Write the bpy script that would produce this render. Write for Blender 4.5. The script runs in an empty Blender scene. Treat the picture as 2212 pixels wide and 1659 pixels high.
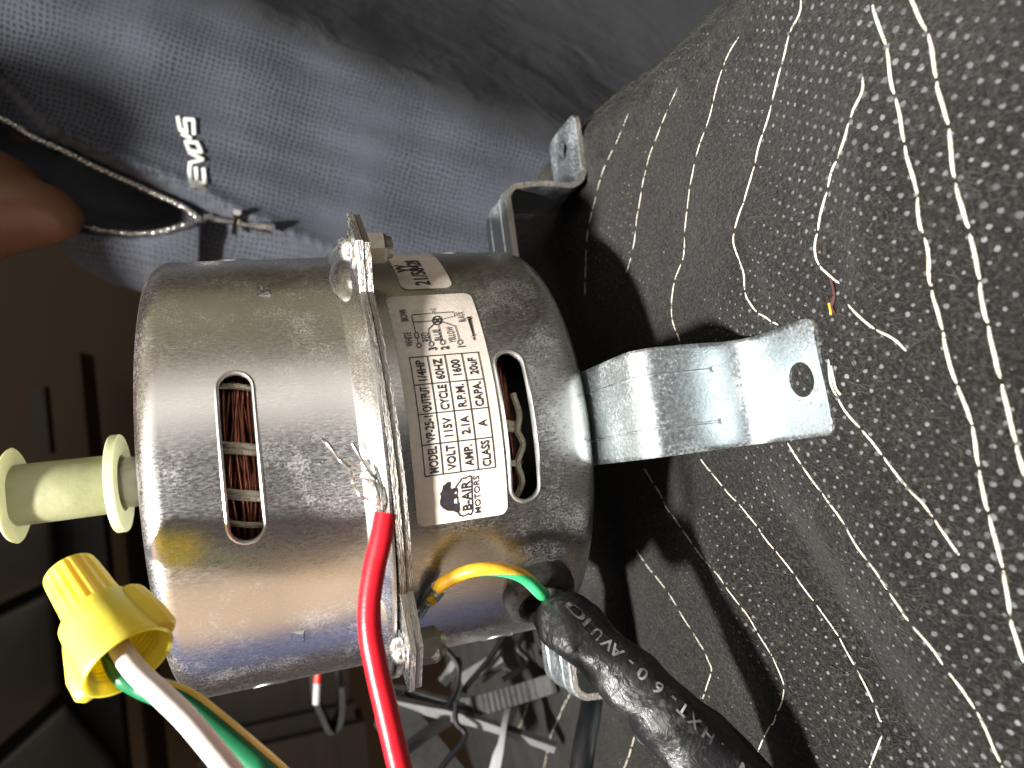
import bpy, bmesh, math, random
import numpy as np
from mathutils import Vector, Matrix
random.seed(7); rng = np.random.default_rng(7)
PI = math.pi
S = 0.065                       # one working unit (the motor's radius) in metres
# ------------------------------------------------------------------ camera
F, IW, IH = 1534.0, 2212, 1659
_C = np.array([-0.9, 0.3742, 3.5979]); _a = np.array([1, -.0938, .3275]); _a /= np.linalg.norm(_a)
_b = np.array([0, 0, 1.]) - _a[2]*_a; _b /= np.linalg.norm(_b)
_c = np.cross(_b, -_a)
M = np.stack([_c, _b, -_a])     # rows: world x, y, z (z is the upright shaft of the motor)
CAM = M @ (-_C)
scene = bpy.context.scene
col = scene.collection
cd = bpy.data.cameras.new('camera'); co = bpy.data.objects.new('camera', cd); col.objects.link(co)
cd.sensor_width = 9.8; cd.sensor_fit = 'HORIZONTAL'; cd.lens = 9.8*F/IW
cd.clip_start = 0.005; cd.clip_end = 50
r_, u_, k_ = M @ np.array([1., 0, 0]), M @ np.array([0, -1., 0]), M @ np.array([0, 0, -1.])
co.matrix_world = Matrix(((r_[0], u_[0], k_[0], CAM[0]*S), (r_[1], u_[1], k_[1], CAM[1]*S), (r_[2], u_[2], k_[2], CAM[2]*S), (0, 0, 0, 1)))
cd.dof.use_dof = True; cd.dof.focus_distance = 2.72*S; cd.dof.aperture_fstop = 4.3
scene.camera = co
# ------------------------------------------------------------------ unseen room painted as world colour bands, and the lamp
world = bpy.data.worlds.new('World'); scene.world = world; world.use_nodes = True
wn = world.node_tree; wn.nodes.clear()
def N(nt, t, **k):
    n = nt.nodes.new(t)
    for a, v in k.items(): setattr(n, a, v)
    return n
def ramp(nt, stops, interp='LINEAR'):
    r = N(nt, 'ShaderNodeValToRGB'); r.color_ramp.interpolation = interp
    e = r.color_ramp.elements
    while len(e) < len(stops): e.new(0.5)
    for i, (p, c) in enumerate(stops):
        e[i].position = p; e[i].color = (*c, 1) if len(c) == 3 else c
    return r
tc = N(wn, 'ShaderNodeTexCoord'); sx = N(wn, 'ShaderNodeSeparateXYZ'); wn.links.new(tc.outputs['Generated'], sx.inputs[0])
ng = [N(wn, 'ShaderNodeMath', operation='MULTIPLY') for _ in range(2)]
for n, o in zip(ng, ('X', 'Y')): wn.links.new(sx.outputs[o], n.inputs[0]); n.inputs[1].default_value = -1
at2 = N(wn, 'ShaderNodeMath', operation='ARCTAN2'); wn.links.new(ng[0].outputs[0], at2.inputs[0]); wn.links.new(ng[1].outputs[0], at2.inputs[1])
ma = N(wn, 'ShaderNodeMath', operation='MULTIPLY_ADD'); wn.links.new(at2.outputs[0], ma.inputs[0]); ma.inputs[1].default_value = 1/(2*PI); ma.inputs[2].default_value = .5
def az(d): return d/360+.5
wr = ramp(wn, [(0, (.04, .026, .014)), (az(-132), (.07, .043, .022)), (az(-92), (.17, .155, .10)), (az(-62), (.13, .10, .08)), (az(-38), (.85, .80, .74)),
               (az(-14), (.05, .05, .05)), (az(40), (.05, .048, .05)), (az(54), (.62, .44, .29)), (az(80), (.62, .45, .30)), (az(90), (.08, .105, .23)),
               (az(103), (.08, .105, .23)), (az(116), (.17, .17, .165)), (1, (.04, .026, .014))])  # unseen tan, blue and pale bands added for the casing to mirror
wn.links.new(ma.outputs[0], wr.inputs[0])
er = ramp(wn, [(0, (.04, .04, .04)), (.30, (.14, .14, .14)), (.38, (.7, .7, .7)), (.5, (1, 1, 1)), (.64, (1, 1, 1)), (.8, (1.5, 1.5, 1.5)), (1, (1.8, 1.8, 1.8))])  # raised overhead for added fill, lowered below to darken the shirt
em = N(wn, 'ShaderNodeMath', operation='MULTIPLY_ADD'); wn.links.new(sx.outputs['Z'], em.inputs[0]); em.inputs[1].default_value = .5; em.inputs[2].default_value = .5
wn.links.new(em.outputs[0], er.inputs[0])
mx = N(wn, 'ShaderNodeMix', data_type='RGBA', blend_type='MULTIPLY'); mx.inputs[0].default_value = 1
wn.links.new(wr.outputs[0], mx.inputs[6]); wn.links.new(er.outputs[0], mx.inputs[7])
bg = N(wn, 'ShaderNodeBackground'); bg.inputs[1].default_value = 1.6; wn.links.new(mx.outputs[2], bg.inputs[0])
wo = N(wn, 'ShaderNodeOutputWorld'); wn.links.new(bg.outputs[0], wo.inputs[0])
ld = bpy.data.lights.new('ceiling_lamp', 'AREA'); ld.shape = 'DISK'; ld.size = 0.13; ld.energy = 7.0; ld.spread = math.radians(56); ld.color = (1.0, .97, .92)
lo = bpy.data.objects.new('ceiling_lamp', ld); col.objects.link(lo)
Ldir = Vector((-.22, -.62, 1)).normalized(); lo.location = Ldir*1.3
lo.rotation_euler = Ldir.to_track_quat('Z', 'Y').to_euler()
scene.view_settings.view_transform = 'Standard'; scene.view_settings.look = 'None'
scene.view_settings.exposure = 0; scene.view_settings.gamma = 1
scene.cycles.sample_clamp_indirect = 4

# ------------------------------------------------------------------ helpers
def ray(q):
    d = np.array([q[0]-IW/2, q[1]-IH/2, F]); return M @ (d/np.linalg.norm(d))
def onz(q, z):
    d = ray(q); return CAM + d*((z-CAM[2])/d[2])
def ony(q, y):
    d = ray(q); return CAM + d*((y-CAM[1])/d[1])
def onr(q, R=1):
    d = ray(q); A = d[:2] @ d[:2]; B = 2*d[:2] @ CAM[:2]; c0 = CAM[:2] @ CAM[:2]-R*R
    return CAM + d*((-B-math.sqrt(max(B*B-4*A*c0, 0)))/(2*A))
def cyl(q, R=1):
    p = onr(q, R); return math.atan2(p[0], -p[1]), p[2]          # angle (towards +x) and height on the casing
def cpt(phi, z, r=1): return np.array([r*math.sin(phi), -r*math.cos(phi), z])
PHI0 = math.radians(7.2)        # heading of the foot that points at the camera
def smooth(a, b, x):
    t = min(1, max(0, (x-a)/(b-a))); return t*t*(3-2*t)
def interp(pts, x):
    return float(np.interp(x, [p[0] for p in pts], [p[1] for p in pts]))
def catmull(P, n=8):
    P = [np.array(p, float) for p in P]
    if len(P) < 3: return [P[0]+(P[1]-P[0])*i/n for i in range(n+1)]
    Q = [2*P[0]-P[1]]+P+[2*P[-1]-P[-2]]; out = []
    for i in range(1, len(Q)-2):
        a, b, c, d = Q[i-1:i+3]
        for k in range(n):
            t = k/n
            out.append(.5*((2*b)+(c-a)*t+(2*a-5*b+4*c-d)*t*t+(3*b-3*c+d-a)*t**3))
    out.append(P[-1]); return out

class MB:
    """collects faces, then links them as ONE mesh object"""
    def __init__(s): s.v = []; s.f = []; s.m = []
    def add(s, vs, fs, mi=0):
        o = len(s.v); s.v += [tuple(map(float, p)) for p in vs]
        for k, f in enumerate(fs): s.f.append(tuple(i+o for i in f)); s.m.append(mi if isinstance(mi, int) else mi[k])
        return s
    def grid(s, rows, closed_u=False, closed_v=False, mi=0, flip=False):
        n, m = len(rows), len(rows[0]); fs = []
        for i in range(n if closed_v else n-1):
            for j in range(m if closed_u else m-1):
                a, b = i*m+j, i*m+(j+1) % m; c, d = ((i+1) % n)*m+(j+1) % m, ((i+1) % n)*m+j
                fs.append((a, d, c, b) if flip else (a, b, c, d))
        return s.add([p for r in rows for p in r], fs, mi)
    def lathe(s, prof, n=128, mi=0, closed=False, center=(0, 0)):
        rows = [[(center[0]+r*math.cos(2*PI*k/n), center[1]+r*math.sin(2*PI*k/n), z) for k in range(n)] for r, z in prof]
        return s.grid(rows, closed_u=True, closed_v=closed, mi=mi, flip=True)
    def tube(s, path, rad, n=10, mi=0, caps=True, scale2=None, midx=None, up=None):
        P = [np.array(p, float) for p in path]; T = []
        for i in range(len(P)):
            t = P[min(i+1, len(P)-1)]-P[max(i-1, 0)]; T.append(t/(np.linalg.norm(t)+1e-12))
        u = np.array(up if up is not None else ([0, 0, 1] if abs(T[0][2]) < .9 else [1, 0, 0]), float)
        rows = []
        for i in range(len(P)):
            u = u-(u @ T[i])*T[i]; u /= np.linalg.norm(u); w = np.cross(T[i], u)
            r = rad(i/(len(P)-1)) if callable(rad) else rad
            k2 = 1 if scale2 is None else scale2
            rows.append([P[i]+r*(math.cos(2*PI*k/n)*u+k2*math.sin(2*PI*k/n)*w) for k in range(n)])
        o = len(s.f); s.grid(rows, closed_u=True, mi=mi)
        if midx:
            c = o
            for i in range(len(P)-1):
                for j in range(n):
                    dv = (rows[i][j]+rows[i][(j+1) % n])/2-P[i]; s.m[c] = midx(i/(len(P)-1), dv/np.linalg.norm(dv)); c += 1
        if caps:
            s.add(rows[0], [tuple(range(n-1, -1, -1))], mi); s.add(rows[-1], [tuple(range(n))], mi)
        return s
    def box(s, c, h, ax=None, mi=0, bev=0):
        ax = ax if ax is not None else np.eye(3); c = np.array(c, float)
        vs = [c+ax[0]*h[0]*i+ax[1]*h[1]*j+ax[2]*h[2]*k for i in (-1, 1) for j in (-1, 1) for k in (-1, 1)]
        return s.add(vs, [(0, 1, 3, 2), (4, 6, 7, 5), (0, 4, 5, 1), (2, 3, 7, 6), (0, 2, 6, 4), (1, 5, 7, 3)], mi)
    def prism(s, poly, a, b, mi=0, mside=None):
        """poly: 2-D points; a, b map a 2-D point to the two 3-D faces"""
        n = len(poly); A = [a(p) for p in poly]; B = [b(p) for p in poly]
        s.add(A, [tuple(range(n))], mi); s.add(B, [tuple(range(n-1, -1, -1))], mi)
        return s.add(A+B, [(i, i+n, (i+1) % n+n, (i+1) % n) for i in range(n)], mi if mside is None else mside)
    def build(s, name, mats, parent=None, smooth_angle=35, origin=None, normals=True):
        me = bpy.data.meshes.new(name)
        off = np.array(parent['_o'] if parent is not None and '_o' in parent else (origin if origin is not None else (0, 0, 0)), float)
        V = (np.array(s.v)-off)*S
        me.from_pydata([tuple(p) for p in V], [], s.f)
        for m in (mats if isinstance(mats, (list, tuple)) else [mats]): me.materials.append(m)
        me.polygons.foreach_set('material_index', s.m)
        finish(me, smooth_angle, normals)
        o = bpy.data.objects.new(name, me); col.objects.link(o)
        if parent is not None:
            o.parent = parent; o['_o'] = list(map(float, off))
        else:
            o.location = tuple(off*S); o['_o'] = list(map(float, off))
        return o
def finish(me, ang=35, normals=True):
    if normals:
        bm = bmesh.new(); bm.from_mesh(me); bmesh.ops.remove_doubles(bm, verts=bm.verts, dist=1e-7)
        bmesh.ops.recalc_face_normals(bm, faces=bm.faces); bm.to_mesh(me); bm.free()
    me.polygons.foreach_set('use_smooth', [True]*len(me.polygons))
    if ang is not None: me.set_sharp_from_angle(angle=math.radians(ang))
    me.update()
def tag(o, label=None, cat=None, group=None, kind=None):
    for k, v in (('label', label), ('category', cat), ('group', group), ('kind', kind)):
        if v: o[k] = v
    return o
def empty(name, loc):
    o = bpy.data.objects.new(name, None); col.objects.link(o); o.empty_display_size = .01
    o.location = tuple(np.array(loc)*S); o['_o'] = list(map(float, loc)); return o
def evaluate(o):
    """bakes the modifiers of o into its mesh"""
    bpy.context.view_layer.update(); dg = bpy.context.evaluated_depsgraph_get()
    me = bpy.data.meshes.new_from_object(o.evaluated_get(dg)); o.modifiers.clear(); old = o.data; o.data = me
    me.name = o.name; bpy.data.meshes.remove(old); return me
def boolean(o, cutters, ang=35):
    for c in cutters:
        m = o.modifiers.new('cut', 'BOOLEAN'); m.operation = 'DIFFERENCE'; m.object = c; m.solver = 'EXACT'
    me = evaluate(o)
    for c in cutters: bpy.data.objects.remove(c)
    finish(me, ang, False)
def text2d(body, bold=.022):
    """flat outline text as a 2-D mesh: vertices, faces, bounding box"""
    c = bpy.data.curves.new('t', 'FONT'); c.body = body; c.size = 1; c.resolution_u = 3; c.offset = bold
    o = bpy.data.objects.new('t', c); col.objects.link(o); bpy.context.view_layer.update()
    me = bpy.data.meshes.new_from_object(o.evaluated_get(bpy.context.evaluated_depsgraph_get()))
    V = np.array([v.co[:2] for v in me.vertices]); Fc = [tuple(p.vertices) for p in me.polygons]
    bpy.data.objects.remove(o); bpy.data.curves.remove(c); bpy.data.meshes.remove(me)
    return V, Fc
def put_text(mb, body, cx, cy, h, wmax, fn, stretch=.86, rot=0):
    V, Fc = text2d(body, .022 if h > .031 else .008); lo, hi = V.min(0), V.max(0); sc = h/.70
    w = (hi[0]-lo[0])*sc*stretch; kx = sc*stretch*(min(1, wmax/w))
    X = (V[:, 0]-(lo[0]+hi[0])/2)*kx; Y = (V[:, 1]-.35)*sc
    ca, sa = math.cos(rot), math.sin(rot)
    mb.add([fn(cx+x*ca-y*sa, cy+x*sa+y*ca) for x, y in zip(X, Y)], Fc)
def stroke(mb, pts, w, fn, closed=False):
    """a flat printed line of width w through 2-D points"""
    P = [np.array(p, float) for p in pts]
    if closed: P = P+[P[0], P[1]]
    for a, b in zip(P[:-1], P[1:]):
        d = b-a; L = np.linalg.norm(d)
        if L < 1e-9: continue
        d /= L; n = np.array([-d[1], d[0]])*w/2; k = max(1, int(L/.03))
        e = d*w*.45
        row = [a-e+(b-a+2*e)*i/k for i in range(k+1)]
        mb.grid([[fn(*(p+n)) for p in row], [fn(*(p-n)) for p in row]])
# ------------------------------------------------------------------ materials
def newmat(name):
    m = bpy.data.materials.new(name); m.use_nodes = True; nt = m.node_tree
    return m, nt, nt.nodes['Principled BSDF']
def coords(nt, scale, rot=(0, 0, 0)):
    t = N(nt, 'ShaderNodeTexCoord'); mp = N(nt, 'ShaderNodeMapping'); nt.links.new(t.outputs['Object'], mp.inputs[0])
    sc = scale if isinstance(scale, (tuple, list)) else (scale,)*3
    mp.inputs['Scale'].default_value = tuple(k/S for k in sc); mp.inputs['Rotation'].default_value = rot; return mp
def noise(nt, scale, detail=4, rough=.55, rot=(0, 0, 0), dist=0):
    c = coords(nt, scale, rot); n = N(nt, 'ShaderNodeTexNoise'); n.inputs['Scale'].default_value = 1
    n.inputs['Detail'].default_value = detail; n.inputs['Roughness'].default_value = rough; n.inputs['Distortion'].default_value = dist
    nt.links.new(c.outputs[0], n.inputs['Vector']); return n
def mixc(nt, fac, a, b, blend='MIX'):
    m = N(nt, 'ShaderNodeMix', data_type='RGBA', blend_type=blend)
    for i, v in ((0, fac), (6, a), (7, b)):
        if hasattr(v, 'links') or hasattr(v, 'is_linked'): nt.links.new(v, m.inputs[i])
        elif i == 0: m.inputs[0].default_value = v
        else: m.inputs[i].default_value = (*v, 1)
    return m.outputs[2]
def bump(nt, p, h, strength, dist):
    b = N(nt, 'ShaderNodeBump'); b.inputs['Strength'].default_value = strength; b.inputs['Distance'].default_value = dist*S
    nt.links.new(h, b.inputs['Height']); nt.links.new(b.outputs[0], p.inputs['Normal'])
def simple(name, c, rough=.5, metal=0, var=.15, nscale=12, bmp=0, bscale=60, spec=.5, c2=None, trans=0, sss=0, coat=0):
    m, nt, p = newmat(name); n = noise(nt, nscale)
    r = ramp(nt, [(.3, tuple(x*(1-var) for x in c)), (.7, c2 or tuple(min(1, x*(1+var)) for x in c))])
    nt.links.new(n.outputs[0], r.inputs[0]); nt.links.new(r.outputs[0], p.inputs['Base Color'])
    rr = N(nt, 'ShaderNodeMapRange'); rr.inputs[3].default_value = max(.02, rough-.1); rr.inputs[4].default_value = min(1, rough+.1)
    nt.links.new(n.outputs[0], rr.inputs[0]); nt.links.new(rr.outputs[0], p.inputs['Roughness'])
    p.inputs['Metallic'].default_value = metal; p.inputs['Specular IOR Level'].default_value = spec
    p.inputs['Transmission Weight'].default_value = trans; p.inputs['Coat Weight'].default_value = coat
    if sss: p.inputs['Subsurface Weight'].default_value = sss; p.inputs['Subsurface Radius'].default_value = (1, .8, .3); p.inputs['Subsurface Scale'].default_value = .003
    if bmp: bump(nt, p, noise(nt, bscale, 3).outputs[0], bmp, .02)
    return m
def zinc(name, base=(.56, .57, .57), rlo=.2, rhi=.38, ox=(.56, .84), oxc=(.40, .39, .36), speck=130, grain=(150, 150, 45), bstr=.018, oxmax=.28):
    m, nt, p = newmat(name)
    big = noise(nt, 5, 6, .62); fine = noise(nt, speck, 3, .6); g = noise(nt, grain, 3, .6)
    ad = N(nt, 'ShaderNodeMath', operation='MULTIPLY_ADD'); nt.links.new(fine.outputs[0], ad.inputs[0]); ad.inputs[1].default_value = .95; nt.links.new(big.outputs[0], ad.inputs[2])
    sb = N(nt, 'ShaderNodeMath', operation='SUBTRACT'); nt.links.new(ad.outputs[0], sb.inputs[0]); sb.inputs[1].default_value = .475
    k = ramp(nt, [(ox[0], (0, 0, 0)), (ox[1], (oxmax,)*3)]); nt.links.new(sb.outputs[0], k.inputs[0])
    tint = noise(nt, 2.2, 3)
    b = ramp(nt, [(.3, tuple(x*.88 for x in base)), (.7, tuple(min(1, x*1.08) for x in base))]); nt.links.new(tint.outputs[0], b.inputs[0])
    nt.links.new(mixc(nt, k.outputs[0], b.outputs[0], oxc), p.inputs['Base Color'])
    inv = N(nt, 'ShaderNodeMath', operation='MULTIPLY_ADD'); nt.links.new(k.outputs[0], inv.inputs[0]); inv.inputs[1].default_value = -.8; inv.inputs[2].default_value = 1
    nt.links.new(inv.outputs[0], p.inputs['Metallic'])
    mr = N(nt, 'ShaderNodeMapRange'); mr.inputs[1].default_value = .3; mr.inputs[2].default_value = .7; mr.inputs[3].default_value = rlo; mr.inputs[4].default_value = rhi
    nt.links.new(g.outputs[0], mr.inputs[0])
    mr2 = N(nt, 'ShaderNodeMath', operation='MULTIPLY_ADD'); nt.links.new(k.outputs[0], mr2.inputs[0]); mr2.inputs[1].default_value = .35; nt.links.new(mr.outputs[0], mr2.inputs[2])
    nt.links.new(mr2.outputs[0], p.inputs['Roughness'])
    bump(nt, p, g.outputs[0], bstr, .012)
    return m
MAT = {}
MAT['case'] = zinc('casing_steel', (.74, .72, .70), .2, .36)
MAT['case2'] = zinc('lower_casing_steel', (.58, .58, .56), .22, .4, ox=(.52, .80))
MAT['bracket'] = zinc('bracket_zinc', (.52, .575, .60), .32, .48, ox=(.50, .85), oxc=(.30, .325, .335), speck=80, grain=(60, 60, 60), bstr=.12, oxmax=.6)
MAT['plate'] = zinc('flange_zinc', (.66, .67, .66), .16, .34, ox=(.60, .74), speck=90, grain=(70, 70, 70), bstr=.15)
MAT['cut'] = zinc('sheared_edge', (.52, .49, .45), .3, .55, ox=(.5, .65), oxc=(.30, .25, .20), speck=70, grain=(30, 30, 160), bstr=.5)
MAT['rim'] = simple('slot_edge', (.78, .77, .74), .36, 1)
MAT['dark'] = simple('inside_dark', (.012, .012, .012), .7)
MAT['bolt'] = zinc('bolt_zinc', (.50, .48, .40), .3, .5, speck=60, grain=(50, 50, 50))
MAT['shaft'] = zinc('shaft_steel', (.33, .32, .31), .3, .5)
MAT['nylon'] = simple('pale_green_nylon', (.22, .225, .115), .45, var=.1, nscale=5, bmp=.15, bscale=50, sss=.5, c2=(.31, .31, .19))
MAT['nylon2'] = simple('pale_nylon_collar', (.42, .45, .27), .4, var=.08, sss=.4)
MAT['copper'] = simple('enamelled_copper', (.20, .065, .035), .32, .6, var=.5, nscale=25, spec=.6)
MAT['cord'] = simple('lacing_cord', (.42, .39, .30), .9, var=.25, nscale=60, bmp=.5, bscale=140)
MAT['ink'] = simple('black_ink', (.022, .017, .022), .55, var=.3, nscale=40)
MAT['red'] = simple('red_insulation', (.55, .012, .022), .30, var=.08, bmp=.05, bscale=120, coat=.2)
MAT['strand'] = simple('tinned_copper', (.92, .90, .85), .30, 1, var=.15)
MAT['yellow'] = simple('yellow_plastic', (.92, .70, .06), .40, var=.04, nscale=9, bmp=.06, bscale=60, sss=.7, c2=(.95, .76, .12))
MAT['white'] = simple('white_insulation', (.74, .68, .62), .42, var=.06, bmp=.04)
MAT['green'] = simple('green_insulation', (.008, .14, .055), .36, var=.1)
MAT['gyel'] = simple('yellow_stripe', (.62, .42, .03), .36, var=.1)
MAT['wyel'] = simple('ochre_insulation', (.66, .36, .02), .42, var=.18, nscale=20)
MAT['wgrn'] = simple('bright_green_insulation', (.05, .52, .20), .4, var=.1)
MAT['sleeve'] = simple('black_shrink_tube', (.013, .013, .014), .30, var=.5, nscale=9, bmp=.35, bscale=9, spec=.6)
def dusty(name, base, dust, rough, lo, hi, sc):
    m, nt, p = newmat(name); a = noise(nt, sc, 6, .65); b = noise(nt, 55, 3, .6)
    ad = N(nt, 'ShaderNodeMath', operation='MULTIPLY_ADD'); nt.links.new(b.outputs[0], ad.inputs[0]); ad.inputs[1].default_value = .5; nt.links.new(a.outputs[0], ad.inputs[2])
    r = ramp(nt, [(lo, base), (hi, dust)]); nt.links.new(ad.outputs[0], r.inputs[0]); nt.links.new(r.outputs[0], p.inputs['Base Color'])
    q = ramp(nt, [(lo, (rough,)*3), (hi, (.75,)*3)]); nt.links.new(ad.outputs[0], q.inputs[0]); nt.links.new(q.outputs[0], p.inputs['Roughness'])
    bump(nt, p, noise(nt, 9, 5, .55, dist=.5).outputs[0], .5, .05); return m
MAT['sleeve'] = dusty('black_shrink_tube', (.010, .010, .011), (.06, .058, .055), .40, .82, 1.02, 6)
MAT['rubber'] = simple('black_rubber', (.014, .014, .014), .42, var=.5, nscale=14, bmp=.3, bscale=30, c2=(.035, .034, .032))
MAT['print'] = simple('white_print', (.15, .15, .16), .6, var=.7, nscale=40)
MAT['wire_black'] = simple('black_wire', (.007, .007, .008), .5, spec=.3)
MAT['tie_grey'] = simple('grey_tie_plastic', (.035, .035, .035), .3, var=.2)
MAT['tie_lit_top'] = simple('lit_tie_plastic', (.14, .14, .14), .4, var=.15)
MAT['white_plastic'] = simple('white_plastic', (.42, .43, .44), .4, var=.05)
MAT['silver'] = simple('silver', (.80, .78, .72), .18, 1, var=.1)
MAT['skin'] = simple('skin', (.17, .078, .040), .5, var=.12, nscale=3, bmp=.1, bscale=40)
MAT['stitch'] = simple('cream_thread', (.66, .62, .51), .8, var=.25, nscale=40, bmp=.5, bscale=120)
MAT['logo'] = simple('white_reflective_print', (.80, .82, .76), .5, var=.08, nscale=30)
MAT['fuzz'] = simple('charcoal_fibre', (.011, .0105, .0095), .9, var=.6, nscale=8, c2=(.040, .038, .033))
MAT['dot'] = simple('pale_yarn_dot', (.04, .042, .044), .9, var=.4, nscale=7, c2=(.155, .16, .165))
MAT['wall'] = simple('brown_wall', (.060, .035, .015), .6, var=.12, nscale=.4)
MAT['wood'] = simple('brown_wood', (.06, .034, .02), .5, var=.25, nscale=(.3, .3, 3))
MAT['wood_dark'] = simple('dark_wood', (.016, .010, .006), .5, var=.3, nscale=(.3, .3, 3))
MAT['leather'] = simple('dark_leather', (.022, .018, .013), .55, var=.2, nscale=1.2)
MAT['seam'] = simple('dark_seam', (.006, .005, .004), .8)
MAT['floor'] = simple('dark_floor', (.03, .02, .014), .6, var=.3, nscale=.5)
MAT['frame'] = simple('pale_frame', (.06, .05, .038), .5)
MAT['glint'] = simple('painted_glint', (.75, .77, .78), .5)  # pale non-metal colour, a painted highlight for the rib ends
MAT['redcap'] = simple('red_tip', (.6, .03, .02), .4)
def paper(name, c):
    m, nt, p = newmat(name); a = noise(nt, 4, 5, .6); b = noise(nt, 30, 4, .7)
    r = ramp(nt, [(.25, tuple(x*.80 for x in c)), (.55, c), (.8, tuple(min(1, x*1.06) for x in c))]); nt.links.new(a.outputs[0], r.inputs[0])
    r2 = ramp(nt, [(.3, (.82, .80, .78)), (.55, (1, 1, 1))]); nt.links.new(b.outputs[0], r2.inputs[0])
    nt.links.new(mixc(nt, .7, r.outputs[0], r2.outputs[0], 'MULTIPLY'), p.inputs['Base Color'])
    p.inputs['Roughness'].default_value = .5; bump(nt, p, a.outputs[0], .25, .02); return m
MAT['paper'] = paper('label_paper', (.68, .61, .535)); MAT['paper2'] = paper('sticker_paper', (.72, .64, .56))
def cloth_mat():
    m, nt, p = newmat('charcoal_wool'); a = noise(nt, 70, 4, .7); b = noise(nt, 2.2, 4); w = noise(nt, (220, 40, 220), 3, .6)
    r = ramp(nt, [(.36, (.003, .003, .0027)), (.52, (.013, .0125, .0112)), (.64, (.046, .0435, .038))]); nt.links.new(a.outputs[0], r.inputs[0])
    r2 = ramp(nt, [(.3, (.7, .7, .7)), (.7, (1.15, 1.1, 1.05))]); nt.links.new(b.outputs[0], r2.inputs[0])
    nt.links.new(mixc(nt, 1, r.outputs[0], r2.outputs[0], 'MULTIPLY'), p.inputs['Base Color'])
    p.inputs['Roughness'].default_value = 1; p.inputs['Specular IOR Level'].default_value = .15
    p.inputs['Sheen Weight'].default_value = .05; p.inputs['Sheen Roughness'].default_value = .5
    bump(nt, p, w.outputs[0], .8, .03); return m
MAT['cloth'] = cloth_mat()
def shirt_mat():
    """grey knit with a staggered lattice of tiny holes"""
    m, nt, p = newmat('perforated_knit')
    c = coords(nt, (17.5, 1, 17.5), (0, math.radians(28), 0)); sp = N(nt, 'ShaderNodeSeparateXYZ')
    wob = noise(nt, 2.2, 5, .6); va = N(nt, 'ShaderNodeVectorMath', operation='MULTIPLY_ADD'); va.inputs[1].default_value = (2.6, 0, 2.6); nt.links.new(wob.outputs['Color'], va.inputs[0]); nt.links.new(c.outputs[0], va.inputs[2]); nt.links.new(va.outputs[0], sp.inputs[0])
    def math_(op, a, b=None):
        n = N(nt, 'ShaderNodeMath', operation=op)
        for i, v in enumerate((a, b)):
            if v is None: continue
            if isinstance(v, (int, float)): n.inputs[i].default_value = v
            else: nt.links.new(v, n.inputs[i])
        return n.outputs[0]
    def cell(ox, oz):
        fx = math_('SUBTRACT', math_('FRACT', math_('ADD', sp.outputs['X'], ox)), .5); fz = math_('SUBTRACT', math_('FRACT', math_('ADD', sp.outputs['Z'], oz)), .5)
        return math_('SQRT', math_('ADD', math_('MULTIPLY', fx, fx), math_('MULTIPLY', fz, fz)))
    d = math_('MINIMUM', cell(0, 0), cell(.5, .5))
    hole = ramp(nt, [(.15, (1, 1, 1)), (.28, (0, 0, 0))]); nt.links.new(d, hole.inputs[0])
    patch = noise(nt, 1.1, 4); pr = ramp(nt, [(.36, (.08, .08, .08)), (.60, (.9, .9, .9))]); nt.links.new(patch.outputs[0], pr.inputs[0])
    hm = math_('MULTIPLY', hole.outputs[0], pr.outputs[0])
    k = noise(nt, (30, 1, 90), 3, .6); kr = ramp(nt, [(.3, (.042, .047, .061)), (.7, (.070, .077, .097))]); nt.links.new(k.outputs[0], kr.inputs[0])
    nt.links.new(mixc(nt, hm, kr.outputs[0], (.006, .007, .010)), p.inputs['Base Color'])
    p.inputs['Roughness'].default_value = .8; p.inputs['Sheen Weight'].default_value = .1; p.inputs['Specular IOR Level'].default_value = .25
    bump(nt, p, noise(nt, 1.3, 3, .5, dist=.6).outputs[0], .25, .12); return m
MAT['shirt'] = shirt_mat()
MAT['inner'] = simple('dark_inner_shirt', (.050, .052, .060), .85, var=.2, nscale=4)
def atd(q, d):
    """point seen at q whose distance along the optical axis is d"""
    return CAM + M @ np.array([(q[0]-IW/2)/F*d, (q[1]-IH/2)/F*d, d])
# ================================================================== THE MOTOR
ZF = -1.54
motor = empty('electric_motor', (0, 0, ZF))
tag(motor, 'silver steel electric motor standing upright on four bent feet with a spec label', 'motor')
def arc(cx, cz, r, a0, a1, n=8):
    return [(cx+r*math.cos(math.radians(a0+(a1-a0)*i/n)), cz+r*math.sin(math.radians(a0+(a1-a0)*i/n))) for i in range(n+1)]
def stadium(phi_c, half, zc, hw, n=10):
    """outline of a slot, in (angle, height)"""
    L = half-hw; P = []
    for i in range(n+1):
        t = -PI/2+PI*i/n; P.append((phi_c+L+hw*math.cos(t), zc+hw*math.sin(t)))
    for i in range(n+1):
        t = PI/2+PI*i/n; P.append((phi_c-L+hw*math.cos(t), zc+hw*math.sin(t)))
    return P
def densify(P, step=.03):
    out = []
    for a, b in zip(P, P[1:]+P[:1]):
        k = max(1, int(math.hypot(b[0]-a[0], b[1]-a[1])/step))
        out += [(a[0]+(b[0]-a[0])*i/k, a[1]+(b[1]-a[1])*i/k) for i in range(k)]
    return out
def shell(name, outer, slots, mats, extra=None):
    inner = [(r-.035, z+(.035 if z < outer[0][1]-.02 else -.035) if False else z) for r, z in outer]
    mb = MB(); mb.lathe(outer+[(r, z) for r, z in INNER[name]], 192, closed=True)
    o = mb.build(name, mats, motor, 30)
    cuts = []
    for pc, half, zc, hw in slots:
        P = densify(stadium(pc, half, zc, hw)); c = MB()
        c.prism(P, lambda p: cpt(p[0], p[1], 1.12), lambda p: cpt(p[0], p[1], .88))
        co_ = c.build('cutter', mats); cuts.append(co_)
    boolean(o, cuts, 30)
    return o
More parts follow.
